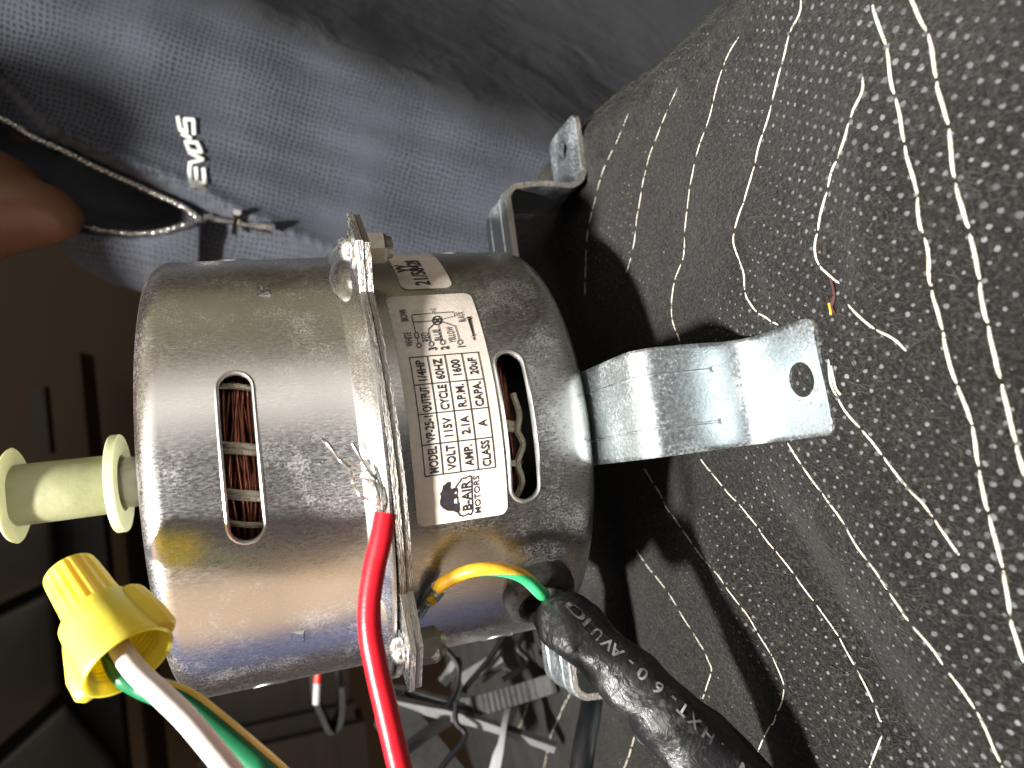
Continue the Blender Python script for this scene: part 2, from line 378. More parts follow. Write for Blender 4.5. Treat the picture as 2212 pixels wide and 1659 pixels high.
def slot_rim(pc, half, zc, hw):
    P = densify(stadium(pc, half, zc, hw), .03); P.append(P[0]); P.append(P[1])
    mb = MB(); mb.tube([cpt(a, z, .997) for a, z in P], .0088, 8, caps=False); return mb
up_out = [(.12, .70), (.30, .735), (.91, .735)]+arc(.91, .645, .09, 80, 0)+[(1, .3), (1, -.03)]+[(1.003, -.036), (1.012, -.048), (1.056, -.098), (1.066, -.107), (1.085, -.112)]
up_in = [(1.085, -.122), (.97, -.122), (.97, .64)]+arc(.90, .64, .06, 20, 80, 4)+[(.30, .69), (.12, .66)]
lo_out = [(.97, -.177), (1.0, -.177), (1.0, -.5), (1.0, -.90)]+arc(.89, -.905, .11, -8, -90)+[(.2, -1.018)]
lo_in = [(.2, -.98), (.89, -.98)]+arc(.89, -.905, .075, -85, 0, 5)+[(.97, -.5)]
INNER = {'upper_casing': up_in, 'lower_casing': lo_in}
hs = math.radians(18.15)
USL = [(PHI0+k*PI/2, hs, .386, .064) for k in range(4)]
LSL = [(PHI0+k*PI/2, hs, -.672, .062) for k in range(4)]
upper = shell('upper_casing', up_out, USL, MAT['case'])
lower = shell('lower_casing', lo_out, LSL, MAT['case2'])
for sl, p in [(s, upper) for s in USL]+[(s, lower) for s in LSL]:
    slot_rim(*sl).build('slot_rim', MAT['rim'], p)
# pressed louvres on the upper casing
for q in ((566, 628), (640, 1376)):
    ph, z = cyl(q); mb = MB(); w, h = .026, .035
    A = [cpt(ph-h, z+w, .998), cpt(ph+h, z+w, .998), cpt(ph+h*.8, z-w, 1.016), cpt(ph-h*.8, z-w, 1.016)]
    B = [cpt(ph+h, z-w*1.3, .996), cpt(ph-h, z-w*1.3, .996)]
    mb.add(A+B, [(0, 1, 2, 3), (3, 2, 4, 5), (0, 3, 5), (1, 4, 2)])
    mb.build('pressed_tab', MAT['plate'], upper, 60)
# flange plates
TV = np.array([math.cos(PHI0), math.sin(PHI0), 0])
def flange(name, top, th, k):
    ang = []; base = [(34, 1.085), (39.0, 1.262), (51.5, 1.262), (57, 1.085)]
    for c in range(4):
        for a, r in base: ang.append((a+90*c-90, r*k))
        for i in range(1, 12): ang.append((57+(67)*i/12+90*c-90, 1.085*k))
    ang.sort()
    n = len(ang); mb = MB()
    def P(a, r, z):
        p = cpt(PHI0+math.radians(a), 0, r); p[2] = z+.019*(p @ TV); return p
    zt, zb = top, top-th
    O1 = [P(a, r, zt-.004) for a, r in ang]; O1b = [P(a, r-.006, zt) for a, r in ang]; O2 = [P(a, r, zb) for a, r in ang]
    I1 = [P(a, .965, zt) for a, r in ang]; I2 = [P(a, .965, zb) for a, r in ang]
    mb.grid([I1, O1b, O1], closed_u=True, mi=0); mb.grid([O1, O2], closed_u=True, mi=1); mb.grid([O2, I2, I1], closed_u=True, mi=0)
    return mb.build(name, [MAT['plate'], MAT['cut']], motor, 25)
flange('upper_flange', -.121, .026, 1.0); flange('lower_flange', -.149, .027, .992)
for k in range(4):
    a = PHI0+math.radians(45+90*k); c = cpt(a, 0, 1.155); dz = .019*(c @ TV)
    mb = MB()
    hexr = .072; rot = .3+k
    ring = lambda r, z: [(c[0]+r*math.cos(rot+PI/3*i), c[1]+r*math.sin(rot+PI/3*i), z+dz) for i in range(6)]
    mb.grid([ring(hexr*.2, -.176), ring(hexr, -.178), ring(hexr, -.248), ring(hexr*.86, -.262), ring(hexr*.2, -.262)], closed_u=True)
    mb.add(ring(hexr*.2, -.262), [tuple(range(6))])
    circ = lambda r, z: [(c[0]+r*math.cos(PI/8*i), c[1]+r*math.sin(PI/8*i), z+dz) for i in range(16)]
    mb.grid([circ(.05, -.262), circ(.046, -.285), circ(.001, -.287)], closed_u=True)
    bs = MB(); nn = cpt(a, 0, 1); tt = np.array([math.cos(a), math.sin(a), 0])
    bs.grid([[nn*(1.0+.052*math.cos(e)*math.cos(f))*1+tt*.20*math.cos(e)*math.sin(f)+np.array([0, 0, -.105+dz*.5+.085*math.sin(e)]) for f in np.linspace(-PI/2, PI/2, 21)] for e in np.linspace(0, PI/2, 9)])
    bs.build('corner_boss', MAT['case'], motor, None)
    b = mb.build('bolt', MAT['bolt'], motor, 30)
    mb = MB(); mb.grid([circ(.085, -.123), circ(.082, -.112), circ(.055, -.108), circ(.05, -.085), circ(.03, -.068), circ(.001, -.062)], closed_u=True)
    mb.build('rivet_head', MAT['plate'], b, 40)
# shaft, its nylon spool, core and windings
MB().lathe([(.0, .60), (.10, .60), (.10, .66), (.117, .66), (.117, .935), (.108, .95), (.085, .95), (.085, 1.9), (.0, 1.9)], 40).build('shaft', MAT['shaft'], motor)
sp = MB().lathe([(.086, .99), (.125, .99), (.135, 1.02), (.137, 1.36), (.135, 1.46), (.086, 1.46)], 48, closed=True).build('spool', MAT['nylon'], motor)
MB().lathe([(.13, .956), (.222, .953), (.226, .957), (.226, .990), (.222, .994), (.13, .994)], 64, closed=True).build('collar', MAT['nylon2'], sp, 30)
mb = MB()
rows = [[(r*math.cos(2*PI*k/64)*(1+.010*math.sin(2*PI*k*3/64)+.006*math.sin(2*PI*k*7/64)), r*math.sin(2*PI*k/64)*(1+.010*math.sin(2*PI*k*3/64)+.006*math.sin(2*PI*k*7/64)), z+.002*math.sin(2*PI*k*5/64)) for k in range(64)] for r, z in ((.13, 1.384), (.208, 1.386), (.213, 1.392), (.208, 1.402), (.13, 1.405))]
mb.grid(rows, closed_u=True); mb.build('collar', MAT['nylon2'], sp, 30)
MB().lathe([(0, .60), (.62, .60), (.62, -.95), (0, -.95)], 48).build('blocking_core', MAT['dark'], motor)  # plain dark cylinder added to block light inside the casing
def winding(zc, rc, rr, n, name):
    mb = MB()
    for k in range(n):
        t0 = 2*PI*k/n; ph = rng.uniform(0, 6.3, 4); jit = rng.uniform(.86, 1.02); path = []
        for i in range(0, 97):
            a = 2*PI*i/96; t = t0+.22*math.sin(3*a+ph[0])+.12*math.sin(8*a+ph[1])
            q = rr*jit*(1+.03*math.sin(13*a+ph[2]))
            path.append(cpt(a, zc+q*math.sin(t), rc+q*1.05*math.cos(t)))
        mb.tube(path, .0075, 4, caps=False)
    o = mb.build(name, MAT['copper'], motor, None); o['kind'] = 'stuff'; return o
wu = winding(.385, .80, .115, 96, 'winding'); wl = winding(-.60, .80, .10, 84, 'winding')
def cord_loop(ph, zc, rc, rr, skew=0, w=.012):
    path = []
    for i in range(25):
        t = -2.0+4.0*i/24
        path.append(cpt(ph+skew*math.sin(t), zc+(rr+.014)*math.sin(t), rc+(rr+.014)*1.05*math.cos(t)))
    return MB().tube(path, w, 6)
for q in ((521, 958), (523, 972), (530, 1070), (532, 1082), (538, 1145), (504, 818)):
    ph, z = cyl(q); cord_loop(ph, .385, .80, .115, .03).build('lacing_cord', MAT['cord'], wu)
for q in ((1100, 905), (1101, 918), (1112, 1003)):
    ph, z = cyl(q); cord_loop(ph, -.60, .80, .10, .02, .014).build('lacing_cord', MAT['cord'], wl)
zz = [((1108, 850), .0), ((1122, 895), .02), ((1118, 930), 0), ((1130, 960), .03), ((1118, 1000), 0), ((1128, 1040), .02), ((1115, 1075), 0)]
MB().tube(catmull([onr(q, .90-.02*j) for q, j in zz], 6), .014, 6).build('lacing_cord', MAT['cord'], wl)
# bent feet
def foot(k):
    ph = PHI0+k*PI/2; uv = np.array([math.sin(ph), -math.cos(ph), 0]); tv = np.array([math.cos(ph), math.sin(ph), 0]); zv = np.array([0, 0, 1.])
    th = .036; R1 = .10
    path = [(u, -1.024) for u in np.linspace(.60, 1.28, 14)]
    path += [(1.28+R1*math.sin(a), -1.024-R1+R1*math.cos(a)) for a in np.linspace(.15, PI/2, 9)]
    path += [(1.38+.012*math.sin(PI*i/10), -1.124-.285*i/10) for i in range(1, 11)]
    path += [(1.47-.09*math.cos(a), -1.414-.09*math.sin(a)) for a in np.linspace(.2, PI/2, 8)]
    tip = 1.80 if k == 1 else 1.772; cr = .045
    path += [(u, -1.504) for u in list(np.linspace(1.50, tip-cr, 10))]+[(tip-cr+cr*math.sin(PI/2*i/8), -1.504) for i in range(1, 9)]
    path = [np.array(p) for p in path]; m = len(path); nc = 45; L = np.cumsum([0]+[np.linalg.norm(path[i+1]-path[i]) for i in range(m-1)])
    top, bot = [], []
    for i, p in enumerate(path):
        t = path[min(i+1, m-1)]-path[max(i-1, 0)]; t /= np.linalg.norm(t); n = np.array([-t[1], t[0]])
        e = tip-p[0]; hw = .205
        if i > m-20 and e < cr: hw = .205-cr+math.sqrt(max(0, cr*cr-(cr-e)**2))
        on = smooth(0, .05, L[i]-.1)*(1-smooth(1.02, 1.06, L[i]))
        ra, rb = [], []
        for j in range(nc):
            x = hw*(2*j/(nc-1)-1)
            rib = 0*on*max(math.exp(-((x-.10)/.016)**2), math.exp(-((x+.10)/.016)**2))
            sag = .004*math.sin(3*x/.2+k)*smooth(1.4, 1.8, p[0])
            edge = -.006*max(0, (abs(x)-(hw-.012))/.012)**2
            a = p+n*(rib+edge); b = p-n*th
            ra.append(tv*x+uv*a[0]+zv*(a[1]+sag)); rb.append(tv*x+uv*b[0]+zv*(b[1]+sag))
        top.append(ra); bot.append(rb)
    mb = MB(); mb.grid(top, mi=0, flip=True); mb.grid(bot, mi=0)
    for a, b in (([r[0] for r in top], [r[0] for r in bot]), ([r[-1] for r in bot], [r[-1] for r in top]), (bot[0], top[0]), (top[-1], bot[-1])):
        mb.grid([a, b], mi=0 if a is top[-1] else 1)
    o = mb.build('foot', [MAT['bracket'], MAT['cut']], motor, 40)
    c = MB(); hc = uv*1.668
    c.prism([(.062*math.cos(2*PI*i/28), .062*math.sin(2*PI*i/28)) for i in range(28)], lambda p: hc+tv*p[0]+uv*p[1]+zv*-1.4, lambda p: hc+tv*p[0]+uv*p[1]+zv*-1.6)
    boolean(o, [c.build('cutter', MAT['bracket'])], 40)
    for x in (-.10, .10):
        rp_ = [tv*x+uv*(p[0]+.0)+zv*p[1] for p, l in zip(path, L) if .12 < l < 1.06]
        MB().tube(rp_, .0055, 6).build('stiffening_rib', MAT['bracket'], o, 60)
    # the weld nuggets where the rib ends, a glint painted into their colour
    for x in (-.10, .10):
        b = MB(); cc = tv*x+uv*1.40+zv*-1.355
        rows = [[cc+uv*(.012*math.sin(a))+(.013*math.cos(a))*(tv*math.cos(t)+zv*1.5*math.sin(t)) for t in np.linspace(0, 2*PI, 13)[:-1]] for a in np.linspace(0, PI/2, 5)]
        b.grid(rows, closed_u=True); b.build('weld_spot', MAT['glint'], o)
    return o
for k in range(4): foot(k)
# ------------------------------------------------------------------ labels
def patch(mb, p0, p1, z0, z1, cr, r, n=56):
    zs = [z0+cr*(1-math.cos(PI/2*i/6)) for i in range(7)]+list(np.linspace(z0+cr, z1-cr, 8))[1:]+[z1-cr+cr*math.sin(PI/2*i/6) for i in range(1, 7)]
    rows = []
    for z in zs:
        e = min(z-z0, z1-z); ins = cr-math.sqrt(max(0, cr*cr-(cr-e)**2)) if e < cr else 0
        rows.append([cpt(p0+ins+(p1-p0-2*ins)*i/n, z, r) for i in range(n+1)])
    mb.grid(rows)
RL = 1.0035
mb = MB(); patch(mb, math.radians(-13.2), math.radians(44.4), -.592, -.223, .034, RL)
label = mb.build('spec_label', MAT['paper'], motor)
LF = lambda x, y: cpt(x, y, RL+.0022)
def zq(x0, y0, s): return lambda x, y: cyl(((x0+x/s)/1.82278, (y0+y/s)/1.82278))
A_ = zq(1500, 950, 2.765); B_ = zq(1500, 1450, 2.37); G_ = zq(1680, 1860, 8.296); K_ = zq(1530, 990, 8.848)
c00, c10, c11, c01 = B_(400, 1000), A_(315, 1268), A_(1065, 1220), B_(1055, 935)     # top-left, top-right, bottom-right, bottom-left as one reads it
x0, x1 = (c00[0]+c01[0])/2, (c10[0]+c11[0])/2; y1, y0 = (c00[1]+c10[1])/2, (c01[1]+c11[1])/2
ink = MB(); lw = .0042
for i in range(5):
    X = x0+(x1-x0)*i/4; stroke(ink, [(X, y0), (X, y1)], lw, LF)
    Y = y0+(y1-y0)*i/4; stroke(ink, [(x0, Y), (x1, Y)], lw, LF)
ink.build('table_lines', MAT['ink'], label)
ink = MB(); cw, rh = (x1-x0)/4, (y1-y0)/4
for r, row in enumerate((('MODEL', 'VP-25-1', 'OUTPUT', '1/4HP'), ('VOLT', '115V', 'CYCLE', '60HZ'), ('AMP.', '2.1A', 'R.P.M.', '1600'), ('CLASS', 'A', 'CAPA.', '20uF'))):
    for c, t in enumerate(row):
        put_text(ink, t, x0+cw*(c+.5), y1-rh*(r+.52), rh*.47, cw*.86, LF, .80)
ink.build('printed_text', MAT['ink'], label)
ink = MB()
bear = [(740, 300), (650, 320), (600, 380), (520, 430), (500, 540), (480, 620), (425, 670), (450, 790), (420, 960), (430, 1060), (520, 1160), (670, 1245), (850, 1250), (1000, 1310), (1030, 1230),
        (960, 1130), (1040, 1060), (1040, 1010), (860, 1010), (870, 850), (960, 850), (990, 800), (940, 720), (870, 690), (920, 620), (1010, 590), (960, 490), (870, 500), (790, 540), (750, 500), (770, 400), (710, 370)]
P = [G_(*p) for p in bear]; tri = bmesh.new(); vs = [tri.verts.new((*p, 0)) for p in P]; tri.faces.new(vs); bmesh.ops.triangulate(tri, faces=tri.faces)
tri.verts.index_update(); ink.add([LF(v.co.x, v.co.y) for v in tri.verts], [tuple(v.index for v in f.verts) for f in tri.faces]); tri.free()
cloud = [(940, 470), (1000, 370), (1080, 290), (1110, 215), (1170, 185), (1260, 185), (1300, 150), (1380, 110), (1445, 150), (1460, 350), (1465, 700), (1480, 1000), (1485, 1250), (1430, 1370), (1350, 1350), (1310, 1340), (1280, 1380), (1180, 1420), (1080, 1390), (1010, 1300)]
stroke(ink, [G_(*p) for p in cloud], .0050, LF)
stroke(ink, [G_(*p) for p in [(960, 560), (990, 620), (970, 720), (1000, 850), (1000, 960), (1040, 1020), (1040, 1100), (1055, 1200), (1020, 1290)]], .0040, LF)
c, d = G_(1280, 755), G_(1630, 720)
put_text(ink, 'B-AIR', c[0], c[1], .036, .118, LF, 1.0); put_text(ink, 'MOTORS', d[0], d[1], .0235, .150, LF, 1.5)
ink.build('emblem', MAT['ink'], label)
ink = MB(); lw = .0036
def S_(*pts, w=lw): stroke(ink, [A_(*p) for p in pts], w, LF)
def ring_(cx, cy, r, w=lw): stroke(ink, [A_(cx+r*math.cos(2*PI*i/14), cy+r*math.sin(2*PI*i/14)) for i in range(14)], w, LF, True)
S_((545, 796), (350, 808), (332, 825), (345, 880), (376, 1005)); S_((585, 795), (770, 780), (800, 798), (800, 825), (655, 862)); S_((350, 890), (557, 878))
S_((560, 775), (566, 800)); S_((580, 775), (588, 800))
S_((362, 1010), (398, 1002), (410, 1055), (374, 1062), (362, 1010)); S_((392, 1060), (404, 1112)); ring_(412, 1140, 24)
ring_(607, 873, 46, .006); S_((575, 910), (510, 970), (535, 1100)); ring_(545, 1128, 25)
S_((620, 920), (660, 1085)); ring_(668, 1110, 25); S_((655, 885), (805, 935), (850, 1082)); ring_(857, 1108, 25)
S_((940, 838), (975, 850), (950, 860), (1003, 1030), (965, 850), w=.007); S_((1003, 1030), (1018, 1085)); S_((985, 1040), (1030, 1030)); S_((1018, 1085), (1000, 1060)); S_((930, 850), (970, 830))
for t, x, y, ln, h in (('BROWN', 245, 815, 180, .030), ('WHITE', 297, 1075, 185, .030), ('RED', 478, 1050, 115, .030), ('BLUE', 605, 1030, 150, .028), ('YELLOW', 757, 1025, 215, .028), ('BLACK', 865, 832, 150, .028),
                       ('3', 557, 1180, 60, .032), ('2', 690, 1170, 60, .032), ('1', 872, 1155, 60, .032), ('C', 562, 752, 40, .020), ('M', 606, 874, 60, .030)):
    p = A_(x, y); put_text(ink, t, p[0], p[1], h, ln/2.765/1.823*2.75/F*1.06, LF, .8)
ink.build('wiring_diagram', MAT['ink'], label)
mb = MB(); patch(mb, math.radians(47), math.radians(73.8), -.528, -.302, .036, RL, 24)
sticker = mb.build('date_sticker', MAT['paper2'], motor)
ink = MB(); p = K_(570, 622); put_text(ink, 'YY', p[0], p[1], .080, .10, LF, .62)
p = K_(985, 700); put_text(ink, '21/58428', p[0], p[1], .064, .36, LF, .80); ink.build('printed_text', MAT['ink'], sticker)
# ------------------------------------------------------------------ grommet, ground lead, sleeve
pg, zg = cyl((1162, 1272)); ng_ = np.array([math.sin(pg), -math.cos(pg), 0]); tg = np.array([math.cos(pg), math.sin(pg), 0]); og = cpt(pg, zg, .985)
mb = MB(); prof = [(.07, -.05), (.075, .05), (.088, .085), (.115, .098), (.14, .085), (.158, .05), (.162, -.03)]
mb.grid([[og+ng_*h+r*(tg*math.cos(2*PI*i/40)+np.array([0, 0, 1.])*math.sin(2*PI*i/40)) for i in range(40)] for r, h in prof], closed_u=True)
mb.build('grommet', MAT['rubber'], motor, 50)
gp = catmull([og+ng_*.02+np.array([.03, 0, .0]), onr((1172, 1284), 1.13), onr((1132, 1247), 1.165), onr((1080, 1230), 1.17), onr((1020, 1232), 1.14), onr((965, 1255), 1.085), onr((940, 1277), 1.05)], 24)
gw = MB().tube(gp, .0265, 40, midx=lambda t, dv: 1 if t < .62 and dv @ np.array([-.80, -.10, -.55]) > -.05+.9*t else 0).build('ground_lead', [MAT['wyel'], MAT['wgrn']], motor, 50)
cp = catmull([onr((949, 1268), 1.06), onr((935, 1287), 1.045), onr((922, 1305), 1.035), onr((908, 1330), 1.02)], 6)
MB().tube(cp, lambda t: .036 if t < .42 else (.030 if t < .6 else .026-.010*t), 12, scale2=.8).build('crimp_terminal', MAT['plate'], gw, 30)
MB().tube([onr((929, 1292), 1.075), onr((936, 1300), 1.075)], .016, 8).build('stray_core', MAT['wyel'], gw)
# the black sleeve over the leads
spath = catmull([og+ng_*.115+np.array([.012, 0, -.012]), og+ng_*.19+np.array([-.02, 0, -.05]), ony((1228, 1345), -1.10), ony((1290, 1405), -1.21), ony((1360, 1470), -1.30), ony((1440, 1548), -1.37), ony((1530, 1640), -1.44), ony((1640, 1760), -1.5), ony((1700, 1840), -1.5)], 12)
def srad(t):
    r = interp([(0, .088), (.05, .095), (.12, .112), (.3, .120), (.42, .106), (.52, .120), (.65, .136), (.8, .152), (1, .17)], t)
    return r*(1+.022*math.sin(34*t)+.018*math.sin(63*t+1))
mb = MB(); mb.tube(spath, srad, 28, scale2=.92, caps=False)
rows_n = len(spath)
sv = np.array(mb.v).reshape(rows_n, 28, 3)
for i in range(3, rows_n):               # creases and dents of the shrunk tube
    cen = sv[i].mean(0)
    for j in range(28):
        t = i/rows_n; a = 2*PI*j/28
        k = 1+.07*math.sin(2*a+7*t)*math.sin(23*t)-.13*math.exp(-((t-.38)/.035)**2)*max(0, math.cos(a-1.2))-.10*math.exp(-((t-.55)/.03)**2)*max(0, math.cos(a-.3))+.03*math.sin(5*a+30*t)
        sv[i, j] = cen+(sv[i, j]-cen)*k
mb.v = [tuple(p) for p in sv.reshape(-1, 3)]
sleeve = mb.build('cable_sleeve', MAT['sleeve'], None, None, origin=spath[10])
tag(sleeve, 'crinkled black shrink sleeve with white print running from the grommet of the motor', 'cable sleeve')
# print on the sleeve: follows the tube, read from its far end
def sleeve_print():
    mb = MB(); C = np.array(spath); d = np.cumsum([0]+list(np.linalg.norm(np.diff(C, axis=0), axis=1)))
    rows = sv
    def at(s, w):
        i = int(np.clip(np.searchsorted(d, s)-1, 0, len(C)-2)); f = (s-d[i])/(d[i+1]-d[i]+1e-9)
        cen = C[i]*(1-f)+C[i+1]*f; t = C[i+1]-C[i]; t = t/np.linalg.norm(t)
        v = CAM-cen; v -= (v @ t)*t; v /= np.linalg.norm(v); side = np.cross(t, v)       # side: across the tube as seen
        rad = np.linalg.norm(rows[i].mean(0)-rows[i], axis=1).mean()*1.0
        ang = -.45+w/rad
        # the nearest true surface radius in that direction
        dirv = v*math.cos(ang)+side*math.sin(ang); best = 0
        R = rows[i]-rows[i].mean(0); k = (R @ dirv)/np.linalg.norm(R, axis=1); j = int(k.argmax()); best = np.linalg.norm(R[j])
        R2 = rows[i+1]-rows[i+1].mean(0); k2 = (R2 @ dirv)/np.linalg.norm(R2, axis=1); best = max(best, np.linalg.norm(R2[int(k2.argmax())]))
        return cen+dirv*(best+.003)
    tot = d[-1]
    for s, ch in ((.30, 'O'), (.335, '1'), (.385, 'U'), (.44, 'V'), (.475, 'A'), (.53, '-'), (.575, '0'), (.635, '6'), (.69, '-'), (.735, 'T'), (.79, 'X'), (.85, 'H'), (.90, '.'), (1.0, 'N'), (1.05, 'I')):
        V, Fc = text2d(ch); lo, hi = V.min(0), V.max(0); h = .062
        # glyph x runs back towards the motor, glyph up points to the image's upper right
        mb.add([at(s*1.02+.03-(x-(lo[0]+hi[0])/2)*h, (y-.35)*h) for x, y in V], Fc)
    return mb
sleeve_print().build('printed_text', MAT['print'], sleeve, None)
# ================================================================== LOOSE WIRES
rp = catmull([atd(q, 2.17-.016*i) for i, q in enumerate([(833, 1108), (824, 1160), (808, 1230), (798, 1300), (800, 1370), (815, 1450), (836, 1540), (857, 1630), (880, 1720), (905, 1800)])], 8)
red = empty('red_wire', rp[20]); tag(red, 'stiff red insulated wire with its bare strands frayed out in front of the flange', 'wire')
mb = MB().tube(rp, lambda t: .0350+.0006*t, 20, caps=False)
mb.v[:20] = [tuple(np.array(p)+np.array([0, 0, 0])) for p in mb.v[:20]]
r0 = rp[0]; tdir = rp[0]-rp[1]; tdir = tdir/np.linalg.norm(tdir)
ring0 = [np.array(p) for p in mb.v[:20]]; cen0 = sum(ring0)/20
mb.grid([ring0, [cen0+(p-cen0)*.72 for p in ring0], [cen0+(p-cen0)*.68-tdir*.03 for p in ring0]], closed_u=True)
mb.build('insulation', MAT['red'], red, 50)
def zs(x, y): return ((1200+x/3.687)/1.82278, (1650+y/3.687)/1.82278)
strands = [[(1060, 1310), (920, 1170), (810, 1110), (745, 1020), (705, 920), (690, 800), (630, 700), (520, 600), (420, 460), (325, 350), (262, 300)],
           [(1080, 1310), (1040, 1150), (960, 960), (860, 860), (815, 850), (850, 760)], [(1100, 1310), (1080, 1120), (1000, 900), (890, 700), (790, 520), (690, 350)],
           [(1090, 1310), (1050, 1100), (930, 850), (780, 720), (640, 605)], [(1110, 1310), (1100, 1100), (1040, 900), (930, 640), (870, 470)], [(1130, 1310), (1130, 1080), (1060, 880), (990, 720), (930, 600)],
           [(1120, 1310), (1090, 1080), (1030, 870), (920, 780), (880, 740)], [(1150, 1310), (1180, 1160), (1120, 1010), (1080, 830), (1030, 700)], [(1140, 1310), (1150, 1130), (1130, 1000), (1060, 800)],
           [(1120, 1310), (1060, 1060), (1010, 960), (950, 890), (935, 850)], [(1160, 1310), (1190, 1180), (1150, 980)], [(1140, 1310), (1110, 1000), (1000, 660), (830, 345)],
           [(1100, 1310), (1020, 1010), (880, 640), (855, 600)], [(1120, 1310), (1120, 1080), (1050, 880), (980, 610), (910, 450)], [(1080, 1310), (1060, 1180), (1020, 1010), (990, 930)], [(1150, 1310), (1130, 1150), (1060, 980), (1045, 860)]]
for i, st in enumerate(strands):
    n = len(st); pts = [atd(zs(*p), 2.17+.006*math.sin(i*2.1)+(.03*math.sin(i*1.7+1))*k/(n-1)+.01*math.sin(k*2+i)) for k, p in enumerate(st)]
    pts = [pts[0]-tdir*.03]+pts
    MB().tube(catmull(pts, 6), .0062 if i == 0 else .0054, 6).build('strand', MAT['strand'], red, 60)
# wire nut with a white and a green lead
tipc = atd((150, 1233), 2.26); ax = atd((281, 1432), 2.08)-tipc; nutL = np.linalg.norm(ax); ax /= nutL
e1 = np.cross(ax, M @ np.array([0, 0, 1.])); e1 /= np.linalg.norm(e1); e2 = np.cross(ax, e1)
nut = empty('wire_nut', tipc); tag(nut, 'yellow winged wire nut with a ribbed cap, holding a white lead', 'wire nut')
def nutgrid(prof, fl=0, n=96, nf=20):
    return [[tipc+ax*s*nutL+(r*(1+(fl*(-abs(math.sin(nf/2*2*PI*k/n))**.7) if flute else 0)))*(e1*math.cos(2*PI*k/n)+e2*math.sin(2*PI*k/n)) for k in range(n)] for s, r, flute in prof]
MB().grid(nutgrid([(-.005, .001, 0), (-.005, .045, 0), (.0, .066, 0), (.02, .078, 0), (.05, .083, 1), (.30, .088, 1), (.47, .093, 1), (.50, .095, 0)], .085), closed_u=True).build('cap', MAT['yellow'], nut, 50)
sk = nutgrid([(.465, .090, 0), (.485, .106, 0), (.51, .113, 0), (.75, .122, 0), (.96, .132, 0), (.99, .131, 0), (1.0, .127, 0), (.99, .118, 0), (.92, .113, 0)]+[(.90-.02*i, .106+.004*(i % 2), 0) for i in range(18)]+[(.52, .06, 0), (.52, .001, 0)])
MB().grid(sk, closed_u=True).build('skirt', MAT['yellow'], nut, 50)
for sgn in (1, -1):
    # wings sit where the image shows them: upper right and lower left of the mouth
    wdir = M @ np.array([.80, -.55, .25])*sgn; wdir -= (wdir @ ax)*ax; wdir /= np.linalg.norm(wdir); wt = np.cross(ax, wdir)
    mb = MB(); rows = []
    for s, hh, ww in ((.50, .0, .035), (.52, .022, .05), (.56, .032, .055), (.80, .034, .055), (.95, .030, .05), (.985, .020, .045), (.99, .0, .04)):
        base = .104+.05*(s-.5); hh *= 1.15; ww *= (.8 if sgn > 0 else .5); hh *= (1 if sgn > 0 else (.5 if s < .8 else 1.1))
        rows.append([tipc+ax*s*nutL+wdir*(base*.9+(hh+base*.1)*(1-abs(c)**4))+wt*ww*c*1.15 for c in np.linspace(-1, 1, 13)])
    mb.grid(rows); mb.build('wing', MAT['yellow'], nut, 60)
wp = catmull([atd((236, 1352), 2.16), atd((262, 1405), 2.08), atd((296, 1452), 2.04), atd((345, 1497), 2.02), atd((400, 1550), 2.01), atd((450, 1608), 2.0), atd((496, 1665), 2.0), atd((560, 1750), 2.0), atd((620, 1830), 2.0)], 8)
o = MB().tube(wp, lambda t: .031+.004*t, 20).build('white_wire', MAT['white'], None, 50, origin=wp[20]); tag(o, 'thick white insulated wire coming out of the yellow wire nut', 'wire')
gp = catmull([atd((224, 1393), 2.19), atd((236, 1424), 2.14), atd((262, 1460), 2.11), atd((305, 1482), 2.12), atd((358, 1500), 2.12), atd((412, 1528), 2.12), atd((468, 1572), 2.12), atd((535, 1628), 2.12), atd((605, 1690), 2.12), atd((680, 1770), 2.12)], 14)
o = MB().tube(gp, lambda t: .016+.028*min(1, 2.0*t), 36, midx=lambda t, dv: 1 if dv @ np.array([.75, -.25, -.62]) > .94 else 0).build('green_wire', [MAT['green'], MAT['gyel']], None, 50, origin=gp[20]); tag(o, 'green wire with a yellow stripe lying behind the white wire', 'wire')
# ================================================================== THE CLOTH THE MOTOR STANDS ON
def seg_d(p, a, b):
    a = np.array(a); b = np.array(b); t = np.clip(((p-a) @ (b-a))/((b-a) @ (b-a)), 0, 1); return np.linalg.norm(p-(a+t*(b-a))), t
def zq2(q): return tuple(onz(q, -1.52)[:2])
FOLDS = [  # (from, to, height, width): ridges and valleys of the cloth
    (zq2((1660, 1130)), zq2((1960, 1659)), -.085, .13), (zq2((1520, 1120)), zq2((1720, 1640)), .06, .12), (zq2((1880, 1130)), zq2((2150, 1640)), .045, .14),
    (zq2((1790, 560)), zq2((1815, 760)), -.035, .045), (zq2((1600, 560)), zq2((1640, 690)), -.03, .06), (zq2((1830, 120)), zq2((1880, 620)), .03, .10),
    ((-1.3, -.6), (-1.9, 1.6), .05, .18), ((-1.0, .2), (-1.5, 2.2), -.06, .12), ((1.15, .3), (1.3, 1.6), .10, .18)]
